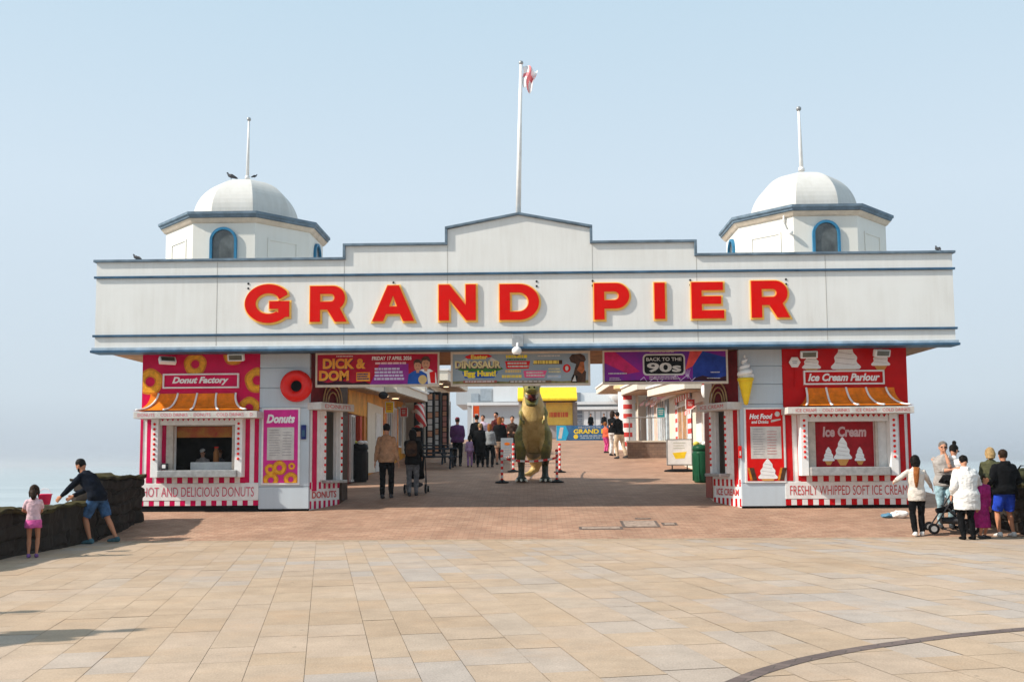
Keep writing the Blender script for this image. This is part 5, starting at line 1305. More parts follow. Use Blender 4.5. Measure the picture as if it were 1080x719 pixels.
mb = MB(); mb.prism(circ(a + w_ * .27, b + h_ * .25, .14, 12), FB2, .005, .01); mb.build('badge_print', mat('barrier_yellow', (.85, .62, .05)), pn)
for k in range(6):
    xx = a + w_ * k / 5; mb = MB(); mb.tube([(xx, YB2 + .08, b - .1), (xx, YB2 + .08, d + .05)], .03, 6); mb.build('post', metal, bn)
# raised terrace behind the barrier on which people stand
mb = MB(); a = W(560, 462, 58).x; mb.box(a, W(700, 462, 58).x, 62.2, 68, 2.9, 3.35); struct(mb, 'raised_terrace', mat('terrace', (.4, .32, .26), .8))
# red flag banner on a post
g = G(493, 487); t = thing('feather_sign', g, 'tall red sign on a pale post above the crowd', 'sign')
Yq = g.y + .5; a, b, c, d = rc(498, 428, 505.5, 440, Yq)
mb = MB(); mb.tube([(a + .02, Yq, gz(Yq)), (a + .02, Yq, d + .05)], .03, 8); mb.build('post', whitep, t)
mb = MB(); mb.box(a + .05, c, Yq - .02, Yq + .02, b, d); pn = mb.build('panel', mat('sign_orange_red', (.80, .10, .02), .4), t, bevel=.005)
FQ = FY(Yq - .02); bars(FQ, a + .1, b + .06, c - .04, b + .16, .002, 1, offw, pn, seed=42)
# small sandwich board beside the dinosaur
g = G(535, 497); t = thing('information_board', g, 'grey blue information board with orange print left of the dinosaur', 'sign')
s = g.y / 1000; w = 13 * s; a = g.x - w / 2; mb = MB(); mb.box(a, a + w, g.y - .03, g.y + .03, g.z + .45, g.z + 35 * s); pn = mb.build('panel', greyprint, t, bevel=.01)
FQ = FY(g.y - .03); mb = MB(); mb.prism(circ(g.x, g.z + 29 * s, .10, 12, .05), FQ, 0, .004); mb.build('orange_print', orange, pn)
bars(FQ, a + .05, g.z + .55, a + w - .05, g.z + 24 * s, .002, 4, offw, pn, seed=43, fill=.3)
for q in (.05, w - .05):
    mb = MB(); mb.tube([(a + q, g.y, g.z + .48), (a + q, g.y, g.z)], .02, 6); mb.build('leg', metal, t)

# manhole covers on the ramp
def cover(px0, py0, px1, py1, m, nm_, label):
    a, b = G(px0, py1), G(px1, py0); yc = [a.y, b.y]; t = thing(nm_, a.lerp(b, .5), label, 'cover')
    def q(x0, y0, x1, y1, dz): return [(x0, y0, gz(y0) + dz), (x1, y0, gz(y0) + dz), (x1, y1, gz(y1) + dz), (x0, y1, gz(y1) + dz)]
    mb = MB(); mb.face(q(a.x, a.y, b.x, b.y, .004)); mb.build('frame', m, t)
    mb = MB(); mb.face(q(a.x + .06, a.y + .06, b.x - .06, b.y - .06, .008)); mb.build('plate', mat('cover_infill', (.40, .30, .24), .8, .3, 8), t)
cov = mat('cover_iron', (.16, .12, .10), .6, .3)
cover(657, 549, 692, 556, cov, 'manhole_cover', 'larger rectangular cover with pale outline set in the bricks')
cover(699, 551, 713, 554, cov, 'small_cover', 'small dark cover just right of the larger one')
cover(611, 555, 656, 558.5, cov, 'drain_cover', 'long dark drain cover left of the larger one')
cover(670, 546, 686, 547.5, cov, 'small_cover', 'narrow dark cover above the larger one')

# litter on the ground by the ice cream kiosk
g = G(944, 546); t = thing('plastic_bag', g, 'crumpled white and blue plastic bag on the ground by the ice cream kiosk', 'bag')
mb = MB(); mb.ball(g + Vector((.1, 0, .07)), (.20, .12, .08), 14, 8)
mb.v = [v + Vector((.05 * noise.noise(v * 9), .05 * noise.noise(v * 8 + Vector((3, 0, 0))), .04 * noise.noise(v * 11))) for v in mb.v]; mb.build('bag', whitesoft, t)
mb = MB(); mb.ball(g + Vector((-.16, .02, .05)), (.12, .10, .05), 12, 8); mb.v = [v + Vector((.05 * noise.noise(v * 12), .03 * noise.noise(v * 9), .03 * noise.noise(v * 11))) for v in mb.v]; mb.build('blue_end', mat('bag_blue', (.10, .22, .32), .4), t)
# little bucket on the left wall
p = W(47, 534, 16.2); p.z = .83
t = thing('bucket', p, 'pink toy bucket standing on the low wall between girl and man', 'bucket')
mb = MB(); mb.lathe(p, [(.085, 0), (.11, .16), (.12, .165), (.12, .18), (.10, .18), (.08, .02)], 18); mb.build('pail', mat('bucket_pink', (.80, .03, .12), .3), t, smooth=True)
mb = MB(); mb.tube([p + Vector((.11 * math.cos(a), 0, .17 + .10 * math.sin(a))) for a in [R(k) for k in range(0, 181, 20)]], .006, 6); mb.build('handle', whitep, t)

# ------------------------------------------------------------------ barrier posts and dinosaur
def post_proto():
    t = thing('barrier_post', (0, 0, 0), 'x', 'barrier post', 'red and white posts round the dinosaur')
    mb = MB(); vs = []; n = 10; k_ = 12
    for i in range(n + 1):
        for k in range(k_): a = 2 * math.pi * k / k_; vs.append((.038 * math.cos(a), .038 * math.sin(a), .05 + .85 * i / n))
    mb.add(vs, [(0, 1, 2)]); mb.f = []; mb.mi = []
    for i in range(n):
        for k in range(k_): mb.f.append((i * k_ + k, i * k_ + (k + 1) % k_, (i + 1) * k_ + (k + 1) % k_, (i + 1) * k_ + k)); mb.mi.append(0 if i % 2 else 1)
    mb.build('pole', [whitep, redgl], t, smooth=True)
    mb = MB(); mb.lathe((0, 0, 0), [(.20, 0), (.20, .03), (.09, .06), (.05, .09)], 16); mb.build('base', black, t)
    mb = MB(); mb.lathe((0, 0, .90), [(.05, 0), (.05, .04), (.02, .07)], 12); mb.build('cap', redgl, t)
    return t
proto = post_proto(); first = True; posts = []
for px, py, lb in ((529.5, 509, 'front left red and white post round the dinosaur'), (587.5, 508.5, 'front right red and white post round the dinosaur'),
                   (541.5, 497.5, 'rear left red and white post round the dinosaur'), (590.5, 498, 'rear right red and white post round the dinosaur')):
    g = G(px, py)
    if first: o = proto; first = False
    else:
        o = proto.copy(); COL.objects.link(o)
        for ch in list(proto.children): c = ch.copy(); COL.objects.link(c); c.parent = o
    o.location = g; o['label'] = lb; posts.append(g)
def tape(i, j, label):
    a, b = posts[i] + Vector((0, 0, .72)), posts[j] + Vector((0, 0, .72)); n = 12; vs = []
    for k in range(n + 1):
        s = k / n; p = a.lerp(b, s) + Vector((0, 0, -.10 * 4 * s * (1 - s))); vs += [p + Vector((0, -.045, -.03)), p + Vector((0, -.045, .03))]
    mb = MB(); mb.add(vs, [(0, 2, 3, 1)]); mb.f = []; mb.mi = []
    for k in range(n): mb.f.append((2 * k, 2 * k + 2, 2 * k + 3, 2 * k + 1)); mb.mi.append(k % 2)
    o = mb.build('barrier_tape', [whitep, redgl], None, origin=a); tag(o, label, 'barrier tape', 'tapes between the posts')
    md = o.modifiers.new('s', 'SOLIDIFY'); md.thickness = .004
tape(0, 1, 'red and white tape strung across the front of the dinosaur'); tape(0, 2, 'short tape on the left of the dinosaur'); tape(1, 3, 'short tape on the right of the dinosaur')

g = (G(552, 508) + G(574, 507)) / 2; S = g.y / 1000     # metres per photo pixel here
dn = thing('dinosaur_model', g, 'life-size green tyrannosaur model with cream belly facing the entrance', 'dinosaur model')
def D(x, z, y=0): return Vector((g.x + (x - 563.5) * S, g.y + y, g.z + (507.5 - z) * S))
dm = bpy.data.materials.new('dinosaur_hide'); dm.use_nodes = True; nt = dm.node_tree; N = nt.nodes; L = nt.links; b = N['Principled BSDF']; b.inputs['Roughness'].default_value = .5
at = N.new('ShaderNodeAttribute'); at.attribute_name = 'belly'
n1 = N.new('ShaderNodeTexNoise'); n1.inputs['Scale'].default_value = 3.5; n1.inputs['Detail'].default_value = 8; n1.inputs['Roughness'].default_value = .7; tc = N.new('ShaderNodeTexCoord'); L.new(tc.outputs['Object'], n1.inputs[0])
g1_ = N.new('ShaderNodeValToRGB'); e = g1_.color_ramp.elements; e[0].position = .38; e[0].color = (.085, .082, .012, 1); e[1].position = .62; e[1].color = (.25, .21, .03, 1); L.new(n1.outputs['Fac'], g1_.inputs[0])
g2_ = N.new('ShaderNodeValToRGB'); e = g2_.color_ramp.elements; e[0].position = .35; e[0].color = (.42, .27, .07, 1); e[1].position = .6; e[1].color = (.62, .44, .17, 1); L.new(n1.outputs['Fac'], g2_.inputs[0])
ad = N.new('ShaderNodeMath'); ad.operation = 'MULTIPLY_ADD'; ad.inputs[1].default_value = .5; L.new(n1.outputs['Fac'], ad.inputs[0]); L.new(at.outputs['Fac'], ad.inputs[2])
r_ = N.new('ShaderNodeMapRange'); r_.inputs[1].default_value = .65; r_.inputs[2].default_value = .85; L.new(ad.outputs[0], r_.inputs[0])
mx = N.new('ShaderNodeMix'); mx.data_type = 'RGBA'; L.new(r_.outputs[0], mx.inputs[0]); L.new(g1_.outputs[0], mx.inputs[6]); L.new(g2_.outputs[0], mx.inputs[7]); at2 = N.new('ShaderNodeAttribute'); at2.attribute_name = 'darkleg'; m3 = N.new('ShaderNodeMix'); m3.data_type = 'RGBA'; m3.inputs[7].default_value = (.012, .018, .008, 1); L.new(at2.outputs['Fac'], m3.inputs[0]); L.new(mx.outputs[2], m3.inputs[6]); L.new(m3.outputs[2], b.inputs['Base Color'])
vo = N.new('ShaderNodeTexVoronoi'); vo.inputs['Scale'].default_value = 26; L.new(tc.outputs['Object'], vo.inputs[0]); bp = N.new('ShaderNodeBump'); bp.inputs['Strength'].default_value = .35; bp.inputs['Distance'].default_value = .02; L.new(vo.outputs[0], bp.inputs['Height']); L.new(bp.outputs['Normal'], b.inputs['Normal'])
mb = MB()
# torso leaning up towards the viewer, tail behind, head thrust forward
mb.loft([D(563, 488, 1.1), D(563, 480, .7), D(563.5, 470, .35), D(563.5, 455, .05), D(563.5, 440, -.15), D(563, 427, -.25), D(562.5, 417, -.3)],
        [(.12, .12), (.20, .22), (.38, .36), (.44, .42), (.41, .40), (.33, .32), (.25, .25)], (1, 0, 0), 20)
mb.loft([D(562.5, 426, -.2), D(562, 418, -.30), D(562, 410, -.42), D(562, 405, -.55)], [(.26, .25), (.25, .26), (.24, .25), (.2, .2)], (1, 0, 0), 16)
mb.loft([D(562, 406, -.35), D(562, 406, -.7), D(562, 411, -1.05), D(562, 415, -1.35), D(562, 417, -1.5)], [(.27, .26), (.29, .25), (.24, .19), (.20, .13), (.14, .08)], (1, 0, 0), 16)   # skull
mb.loft([D(562, 417, -.45), D(562, 425, -.8), D(562, 429, -1.1), D(562, 430, -1.26)], [(.22, .12), (.20, .10), (.17, .07), (.11, .05)], (1, 0, 0), 14)   # open lower jaw
for q in (-1, 1): mb.ball(D(562 + q * 7, 403, -.75), (.07, .10, .06))
for q, fx, fy in ((-1, 550.5, 507.5), (1, 575.5, 506)):
    hx = 563.5 + q * 10
    mb.loft([D(hx - q * 1, 448, .15), D(hx + q * 2.5, 460, .05), D(hx + q * 2.5, 473, -.12), D(fx + q * .5, 482, -.08), D(fx, 490, .16), D(fx, 499, .06), D(fx, 505, -.05)],
            [(.18, .32), (.22, .40), (.19, .30), (.14, .19), (.105, .12), (.095, .10), (.12, .14)], (1, 0, 0), 16)
    for k in (-1, 0, 1): mb.loft([D(fx, 504, -.02), D(fx + k * 3.2, 505, -.22), D(fx + k * 5, 506.6, -.42)], [.085, .075, .035], (1, 0, 0), 10)
    mb.loft([D(fx, 505, .0), D(fx, 506.5, .18)], [.07, .03], (1, 0, 0), 8)
    mb.loft([D(563.5 + q * 9, 430, -.2), D(563.5 + q * 13, 437, -.35), D(563.5 + q * 12, 443, -.52), D(563.5 + q * 9.5, 446, -.62)], [.11, .08, .055, .045], (1, 0, 0), 10)
    for k in (0, 1): mb.loft([D(563.5 + q * 9.8, 445.5, -.6), D(563.5 + q * (8.5 + 2.5 * k), 449, -.68)], [.035, .012], (1, 0, 0), 8)
# tail sweeping down behind and to the viewer's left
mb.loft([D(563.5, 468, .5), D(566, 478, .8), D(567, 487, 1.0), D(565, 495, 1.1), D(559, 500, .95), D(553, 501, .75)], [(.34, .34), (.27, .27), (.20, .20), (.14, .14), (.09, .09), (.04, .04)], (1, 0, 0), 14)
o = mb.build('body', dm, dn, remesh=.028)
vals = []; low = []
for v in o.data.vertices:
    x = v.co.x; z = v.co.z / S; nx = abs(x) / S; ny = v.normal.y
    f = 0
    wlim = 3 + 8.5 * max(0, min(1, (z - 18) / 25)) * (1 if z < 88 else .6)
    if ny < -.15 and nx < wlim and z > 30 and v.co.y > -.62: f = .55 + .2
    if v.co.y > .45 + .0 and z < 45: f = .7
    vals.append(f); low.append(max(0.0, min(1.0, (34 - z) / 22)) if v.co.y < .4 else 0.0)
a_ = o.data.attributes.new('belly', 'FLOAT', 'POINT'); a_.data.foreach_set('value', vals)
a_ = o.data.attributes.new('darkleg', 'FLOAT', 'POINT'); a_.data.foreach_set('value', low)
for q, fx, fy in ((-1, 550.5, 507.5), (1, 575.5, 506)):
    for k in (-1, 0, 1): mb = MB(); mb.loft([D(fx + k * 4.8, 505.8, -.40), D(fx + k * 5.6, 506.4, -.50), D(fx + k * 5.9, 507.3, -.56)], [.04, .03, .008], n=8); mb.build('claw', mat('claw', (.70, .66, .55), .3), dn, smooth=True)
for q in (-1, 1): mb = MB(); mb.ball(D(562 + q * 9, 404, -.8), .04); mb.build('eye', mat('amber_eye', (.6, .3, .02), .15), dn, smooth=True)
for q in (-1, 1): mb = MB(); mb.ball(D(562 + q * 2.6, 412.5, -1.46), (.03, .03, .03)); mb.build('nostril', black, dn)
mb = MB(); mb.loft([D(562, 419, -.55), D(562, 421.5, -.9), D(562, 424, -1.2)], [(.19, .06), (.18, .07), (.12, .05)], (1, 0, 0), 12); mb.build('mouth_lining', mat('mouth', (.10, .015, .012), .5), dn, smooth=True)
for q in (-1, 1):
    for k in range(5):
        s = k / 4; p = D(562 + q * (6.5 - 2.2 * s), 417.5 + 3 * s, -.75 - .65 * s)
        mb = MB(); mb.loft([p, p + Vector((0, 0, -.10))], [.022, .003], n=6); mb.build('tooth', offw, dn)
# ------------------------------------------------------------------ people
def V(*a): return Vector(a)
def ik(a, c, l1, l2, pole):
    d = c - a; L_ = min(d.length, (l1 + l2) * .999); d = d.normalized(); c = a + d * L_
    k = (l1 * l1 - l2 * l2 + L_ * L_) / (2 * L_); h = math.sqrt(max(0, l1 * l1 - k * k))
    p = pole - d * pole.dot(d); p = p.normalized() if p.length > 1e-4 else V(0, 1, 0)
    return a + d * k + p * h, c
CLOTH = {}
def cl(name, c, v=.2, rough=.85): return mat('cloth_' + name, c, rough, v + .12, 7, bump=.25, bscale=25, spec=.08)
def person(loc, scale, face, label, top, bottom, hair, skinm=skin, shoes=None, group=None, name='person', vox=.013,
           lean=0, side=0, hl=None, hr=None, fl=None, fr=None, pel=.93, headyaw=0, nod=0, sleeve='long', legs='long', hem=.02, hood=False, skirt=None,
           long_hair=0, bun=False, beard=False, twist=0, fat=1.0, pole_l=None, pole_r=None, cap=None, child=False, puff=0, glasses=False):
    t = thing(name, loc, label, 'person', group, R(face)); t.scale = (scale,) * 3; t['_local'] = 1
    v_ = vox / scale
    sk = bool(child)
    hs = 1.28 if child else 1.0
    th = R(lean); sd = R(side); s = V(math.sin(sd), math.sin(th) * math.cos(sd), math.cos(th) * math.cos(sd)).normalized()
    P = V(0, 0, pel); 
    ct, st = math.cos(R(twist)), math.sin(R(twist)); xr = V(ct, st, 0); xr = (xr - s * xr.dot(s)).normalized()
    ch = P + V(0, 0, .06) + s * .24; nk = P + V(0, 0, .06) + s * .50
    hdir = (s * .5 + V(0, 0, .5)).normalized(); hc = nk + hdir * .155 + V(0, .02, 0)
    if child: hc = nk + hdir * .17
    sh = {-1: nk - s * .095 - xr * .158 * fat, 1: nk - s * .095 + xr * .158 * fat}
    hip = {-1: P - V(1, 0, 0) * .088 - V(0, 0, .02), 1: P + V(1, 0, 0) * .088 - V(0, 0, .02)}
    H_ = {-1: hl or V(-.27, .06, .80 + (pel - .93)), 1: hr or V(.27, .06, .80 + (pel - .93))}
    Ft = {-1: fl or V(-.10, 0, .0), 1: fr or V(.10, .0, .0)}
    pol = {-1: pole_l or V(-.35, -1, -.1), 1: pole_r or V(.35, -1, -.1)}
    el, wr, kn, an = {}, {}, {}, {}
    for q in (-1, 1):
        el[q], wr[q] = ik(sh[q], Vector(H_[q]), .285, .255, pol[q])
        kn[q], an[q] = ik(hip[q], Vector(Ft[q]) + V(0, 0, .085), .43, .415, V(q * .12, 1, 0))
    # --- body
    b = MB()
    def torso(mb, e, z0=-.09, top_=1.0, flare=0):
        st_ = [(P + V(0, 0, z0), .145 + flare, .10 + flare * .7), (P + V(0, 0, .0), .165 + flare * .6, .115 + flare * .5), (P + V(0, 0, .06) + s * .08, .140 + flare * .2, .102), (ch, .158, .115), (P + V(0, 0, .06) + s * .35, .168, .112), (P + V(0, 0, .06) + s * .42, .150, .088), (P + V(0, 0, .06) + s * .455, .105, .070), (P + V(0, 0, .06) + s * .49, .068, .06)]
        if top_ < 1: st_ = st_[:-1]
        mb.loft([a for a, _, _ in st_], [(rx * fat + e, ry * fat + e) for _, rx, ry in st_], xr, 20)
    torso(b, 0)
    b.loft([nk - s * .06, nk + s * .02, hc - V(0, 0, .05)], [(.062, .062), (.052, .056), (.052, .06)], xr, 14)
    hy = R(headyaw); fw = V(-math.sin(hy), math.cos(hy), 0); fw = (fw - V(0, 0, 1) * math.sin(R(nod))).normalized(); rt_ = fw.cross(V(0, 0, 1)).normalized(); up = rt_.cross(fw).normalized()
    def hp(x, y, z): return hc + (rt_ * x + fw * y + up * z) * hs
    Hs = [(-.118, .022, .028, .035), (-.10, .045, .052, .02), (-.06, .062, .078, .008), (-.02, .070, .090, 0), (.03, .076, .096, -.004), (.07, .070, .088, -.008), (.10, .045, .058, -.012), (.118, .018, .022, -.012)]
    b.loft([hp(0, y, z) for z, _, _, y in Hs], [(rx * hs, ry * hs) for _, rx, ry, _ in Hs], rt_, 18)
    b.loft([hp(0, .085, .01), hp(0, .108, -.022), hp(0, .092, -.036)], [.011 * hs, .017 * hs, .012 * hs], rt_, 8)       # nose
    b.loft([hp(-.02, .085, -.066), hp(0, .093, -.064), hp(.02, .085, -.066)], [.007 * hs, .011 * hs, .007 * hs], up, 8)     # lips
    b.loft([hp(-.045, .074, .028), hp(0, .086, .030), hp(.045, .074, .028)], [.010 * hs] * 3, up, 8)              # brow
    for q in (-1, 1): b.ball(hp(q * .077, -.005, -.01), (.014 * hs, .022 * hs, .03 * hs), 10, 8)
    for q in (-1, 1):
        b.ball(sh[q], .058, 12, 8)
        b.loft([sh[q], sh[q].lerp(el[q], .35), el[q]], [.052, .047, .038], xr, 12); b.ball(el[q], .038, 10, 6)
        b.loft([el[q], el[q].lerp(wr[q], .3), wr[q]], [.038, .041, .026], xr, 12)
        fd = (wr[q] - el[q]).normalized(); pn_ = V(q, 0, 0) - fd * fd.x * q; pn_ = pn_.normalized() if pn_.length > .1 else V(0, 0, 1); ac = fd.cross(pn_).normalized()
        b.loft([wr[q] - fd * .02, wr[q] + fd * .03, wr[q] + fd * .085, wr[q] + fd * .10], [(.026, .020), (.038, .016), (.042, .015), (.036, .012)], ac, 12)
        for k, ln in ((-1.5, .062), (-.5, .074), (.5, .080), (1.5, .070)):
            r0 = wr[q] + fd * .09 + ac * (k * .0215); m1 = r0 + fd * ln * .5 - pn_ * .006 + ac * k * .002; m2 = r0 + fd * ln * .92 - pn_ * .03 + ac * k * .003
            b.loft([r0, m1, m2], [.0095, .009, .007], pn_, 8)
        sgn = 1 if ac.y > 0 else -1
        r0 = wr[q] + fd * .03 + ac * sgn * .028; b.loft([r0, r0 + fd * .035 + ac * sgn * .025 - pn_ * .012, r0 + fd * .065 + ac * sgn * .03 - pn_ * .022], [.013, .011, .008], pn_, 8)
        b.loft([hip[q] + V(0, 0, .02), hip[q].lerp(kn[q], .35), kn[q]], [.088 * fat, .078 * fat, .052], V(1, 0, 0), 14); b.ball(kn[q], .052, 10, 6)
        b.loft([kn[q], kn[q].lerp(an[q], .3), an[q].lerp(kn[q], .12), an[q]], [.050, .056, .034, .036], V(1, 0, 0), 12)
        b.loft([an[q] + V(0, -.05, -.045), an[q] + V(0, .02, -.045), an[q] + V(0, .13, -.062), an[q] + V(0, .165, -.066)], [(.03, .03), (.036, .036), (.038, .020), (.025, .014)], V(1, 0, 0), 12)
    body = b.build('body', skinm, t, remesh=v_)
    # eyes, brows
    if vox < .02:
        for q in (-1, 1):
            e_ = MB(); e_.ball(hp(q * .032, .083, .006), (.012 * hs, .009 * hs, .008 * hs), 8, 6); eo = e_.build('eye', mat('eye_dark', (.03, .02, .015), .3), body)
    # --- lower garment
    B = MB()
    if legs and not skirt:
        fr_ = {'long': 1.0, 'knee': .92, 'short': .55}[legs]
        B.loft([P + V(0, 0, -.11), P + V(0, 0, -.02), P + V(0, 0, .10)], [(.13 * fat + .015, .10 * fat + .015), (.165 * fat + .018, .115 * fat + .018), (.15 * fat + .012, .105 * fat + .012)], V(1, 0, 0), 20)
        for q in (-1, 1):
            if legs == 'long':
                B.loft([hip[q] + V(0, 0, .02), hip[q].lerp(kn[q], .35), kn[q]], [.098 * fat, .092 * fat, .070], V(1, 0, 0), 14); B.ball(kn[q], .069, 10, 6)
                B.loft([kn[q], kn[q].lerp(an[q], .35), an[q] + V(0, 0, .0)], [.070, .068, .056], V(1, 0, 0), 14)
            else:
                e_ = hip[q].lerp(kn[q], fr_); B.loft([hip[q] + V(0, 0, .02), hip[q].lerp(kn[q], .35 * fr_), e_], [.10 * fat, .10 * fat, .088 * fat], V(1, 0, 0), 14)
        B.build('trousers' if legs == 'long' else 'shorts', bottom, t, remesh=v_)
    if skirt:
        B = MB(); lo, fl_ = skirt; wz = P.z + .06
        B.loft([V(0, 0, lo), V(0, 0, (lo + wz) / 2), P + V(0, 0, 0), P + V(0, 0, .08)], [(.17 + fl_, .14 + fl_), (.18 + fl_ * .6, .15 + fl_ * .5), (.185, .135), (.15, .11)], V(1, 0, 0), 24)
        B.build('skirt', bottom, t, remesh=v_)
        if legs:
            B = MB()
            for q in (-1, 1): B.loft([kn[q], kn[q].lerp(an[q], .35), an[q]], [.062, .062, .046], V(1, 0, 0), 12)
            B.build('leggings', legs if not isinstance(legs, str) else bottom, t, remesh=v_)
    # --- upper garment
    T = MB(); e = .018 + puff
    torso(T, e, -hem - .02, 1, .02 + puff * .3)
    T.loft([nk - s * .10, nk - s * .02, nk + s * .015], [(.12, .09), (.072, .07), (.066, .066)], xr, 16)
    for q in (-1, 1):
        T.ball(sh[q], .062 + puff * .6, 12, 8)
        if sleeve == 'long':
            T.loft([sh[q], sh[q].lerp(el[q], .35), el[q]], [.060 + puff * .6, .058 + puff * .8, .050 + puff * .8], xr, 12); T.ball(el[q], .050 + puff * .8, 10, 6)
            T.loft([el[q], el[q].lerp(wr[q], .4), wr[q].lerp(el[q], .03)], [.050 + puff * .8, .047 + puff * .7, .036], xr, 12)
        elif sleeve == 'elbow':
            T.loft([sh[q], el[q], el[q].lerp(wr[q], .25)], [.064, .055, .052], xr, 12)
        else: T.loft([sh[q], sh[q].lerp(el[q], .7)], [.066, .068], xr, 12)
    if hood: T.loft([nk + V(-.09, -.04, .0), nk + V(0, -.105, -.01), nk + V(.09, -.04, .0)], [.045, .062, .045], V(0, 0, 1), 12)
    tp = T.build('jacket' if hood or puff else 'top', top, t, remesh=v_)
    # --- hair
    if hair:
        Hh = MB()
        Hh.loft([hp(0, -.035, -.055), hp(0, -.022, .0), hp(0, -.014, .05), hp(0, -.008, .09), hp(0, -.008, .128)], [(.064 * hs, .058 * hs), (.083 * hs, .082 * hs), (.086 * hs, .095 * hs), (.073 * hs, .085 * hs), (.03 * hs, .035 * hs)], rt_, 18)
        if long_hair:
            Hh.loft([hp(0, -.03, .05), hp(0, -.075, -.05), hp(0, -.085, -.13 * 1), hp(0, -.07, -.10) - V(0, -.0, long_hair)], [(.085, .07), (.085, .05), (.075, .045), (.035, .02)], rt_, 14)
            for q in (-1, 1): Hh.loft([hp(q * .06, .02, .07), hp(q * .085, .0, -.03), hp(q * .075, -.02, -.13)], [.03, .028, .016], rt_, 8)
        if bun: Hh.ball(hp(0, -.03, .155), .048 * hs, 12, 8)
        Hh.build('hair', hair, t, remesh=min(v_, .02))
        if beard: B = MB(); B.loft([hp(-.06, .03, -.05), hp(-.035, .068, -.085), hp(0, .075, -.105), hp(.035, .068, -.085), hp(.06, .03, -.05)], [.018, .026, .03, .026, .018], up, 10); B.build('beard', hair, t, remesh=min(v_, .02))
    if glasses:
        for q in (-1, 1): B = MB(); B.ball(hp(q * .034, .098, .008), (.026, .006, .018), 10, 6); B.build('sunglass_lens', black, t)
    if cap:
        B = MB(); B.loft([hp(0, -.01, .045), hp(0, -.01, .09), hp(0, -.01, .13)], [(.088, .102), (.083, .095), (.04, .05)], rt_, 16); B.loft([hp(0, .07, .055), hp(0, .15, .045)], [(.06, .012), (.05, .008)], rt_, 10); B.build('cap', cap, t, remesh=min(v_, .02))
    for o_ in t.children:
        if o_.name.split('.')[0] in ('trousers', 'shorts', 'skirt', 'jacket', 'top'): crumple(o_)
        elif o_.name.split('.')[0] == 'hair': crumple(o_, .6)
    # --- shoes
    sm_ = shoes or darkgrey
    for q in (-1, 1):
        a = an[q]; B = MB()
        B.loft([a + V(0, -.075, -.045), a + V(0, -.03, -.035), a + V(0, .06, -.045), a + V(0, .15, -.055), a + V(0, .185, -.062)], [(.032, .035), (.044, .048), (.048, .040), (.045, .028), (.025, .018)], V(1, 0, 0), 14); B.loft([a + V(0, -.02, -.03), a + V(0, -.02, .02)], [.046, .044], V(1, 0, 0), 12)
        B.build('shoe', sm_, t, remesh=min(v_, .02))
    return t
def crumple(o, amp=1.0):
    me = o.data; ns = [v.normal.copy() for v in me.vertices]
    for v, n_ in zip(me.vertices, ns):
        c = v.co; k = noise.noise(Vector((c.x * 7, c.y * 7, c.z * 12))) * .011 + noise.noise(Vector((c.x * 19 + 4, c.y * 19, c.z * 30))) * .006
        v.co = c + n_ * k * amp
def at(px, py, hpx, nominal=1.75):
    g = G(px, py); return g, hpx * g.y / 1000 / nominal
K = cl('black', (.006, .006, .007), .3); KN = cl('navy', (.006, .009, .018), .3); W_ = cl('white', (.74, .72, .70), .08); CR = cl('cream', (.66, .60, .54), .12)
hb = mat('hair_black', (.007, .005, .004), .6, .4, 30); hbr = mat('hair_brown', (.035, .018, .010), .6, .4, 30); hgi = mat('hair_ginger', (.30, .10, .025), .6, .4, 30); hbl = mat('hair_blond', (.42, .27, .12), .6, .4, 30); hgr = mat('hair_grey', (.20, .17, .15), .6, .4, 30)

# --- left wall: girl and bending man
g, s = at(34, 588, 75, 1.78)
girl = person(g, s, 20, 'small girl in pink top and bright pink skirt at the low sea wall', cl('pale_pink', (.72, .48, .52), .2), cl('hot_pink', (.72, .12, .36), .15), hbr, skinm=skin2, shoes=cl('purple', (.25, .12, .35)), vox=.010,
       child=True, skirt=(.74, .03), legs=None, sleeve='short', hl=V(-.22, .38, 1.12), hr=V(.10, .40, 1.10), hem=.02, long_hair=.12, fat=.92, nod=15, fl=V(-.09, .02, 0), fr=V(.09, 0, 0))
B = MB()
g, s = at(97, 573, 89, 1.62)
person(g + Vector((.08, 0, 0)), s, 80, 'bearded man in black hoodie and denim shorts bending over the low sea wall', KN, cl('denim', (.06, .13, .26), .35), hb, skinm=skin2, shoes=cl('teal_shoe', (.08, .18, .22)), vox=.010,
       lean=38, hl=V(-.20, .66, .88), hr=V(.12, .60, .90), fl=V(-.12, .05, 0), fr=V(.14, -.33, .02), pel=.90, legs='knee', hood=True, beard=True, nod=35, puff=.012, fat=1.1, hem=.06)
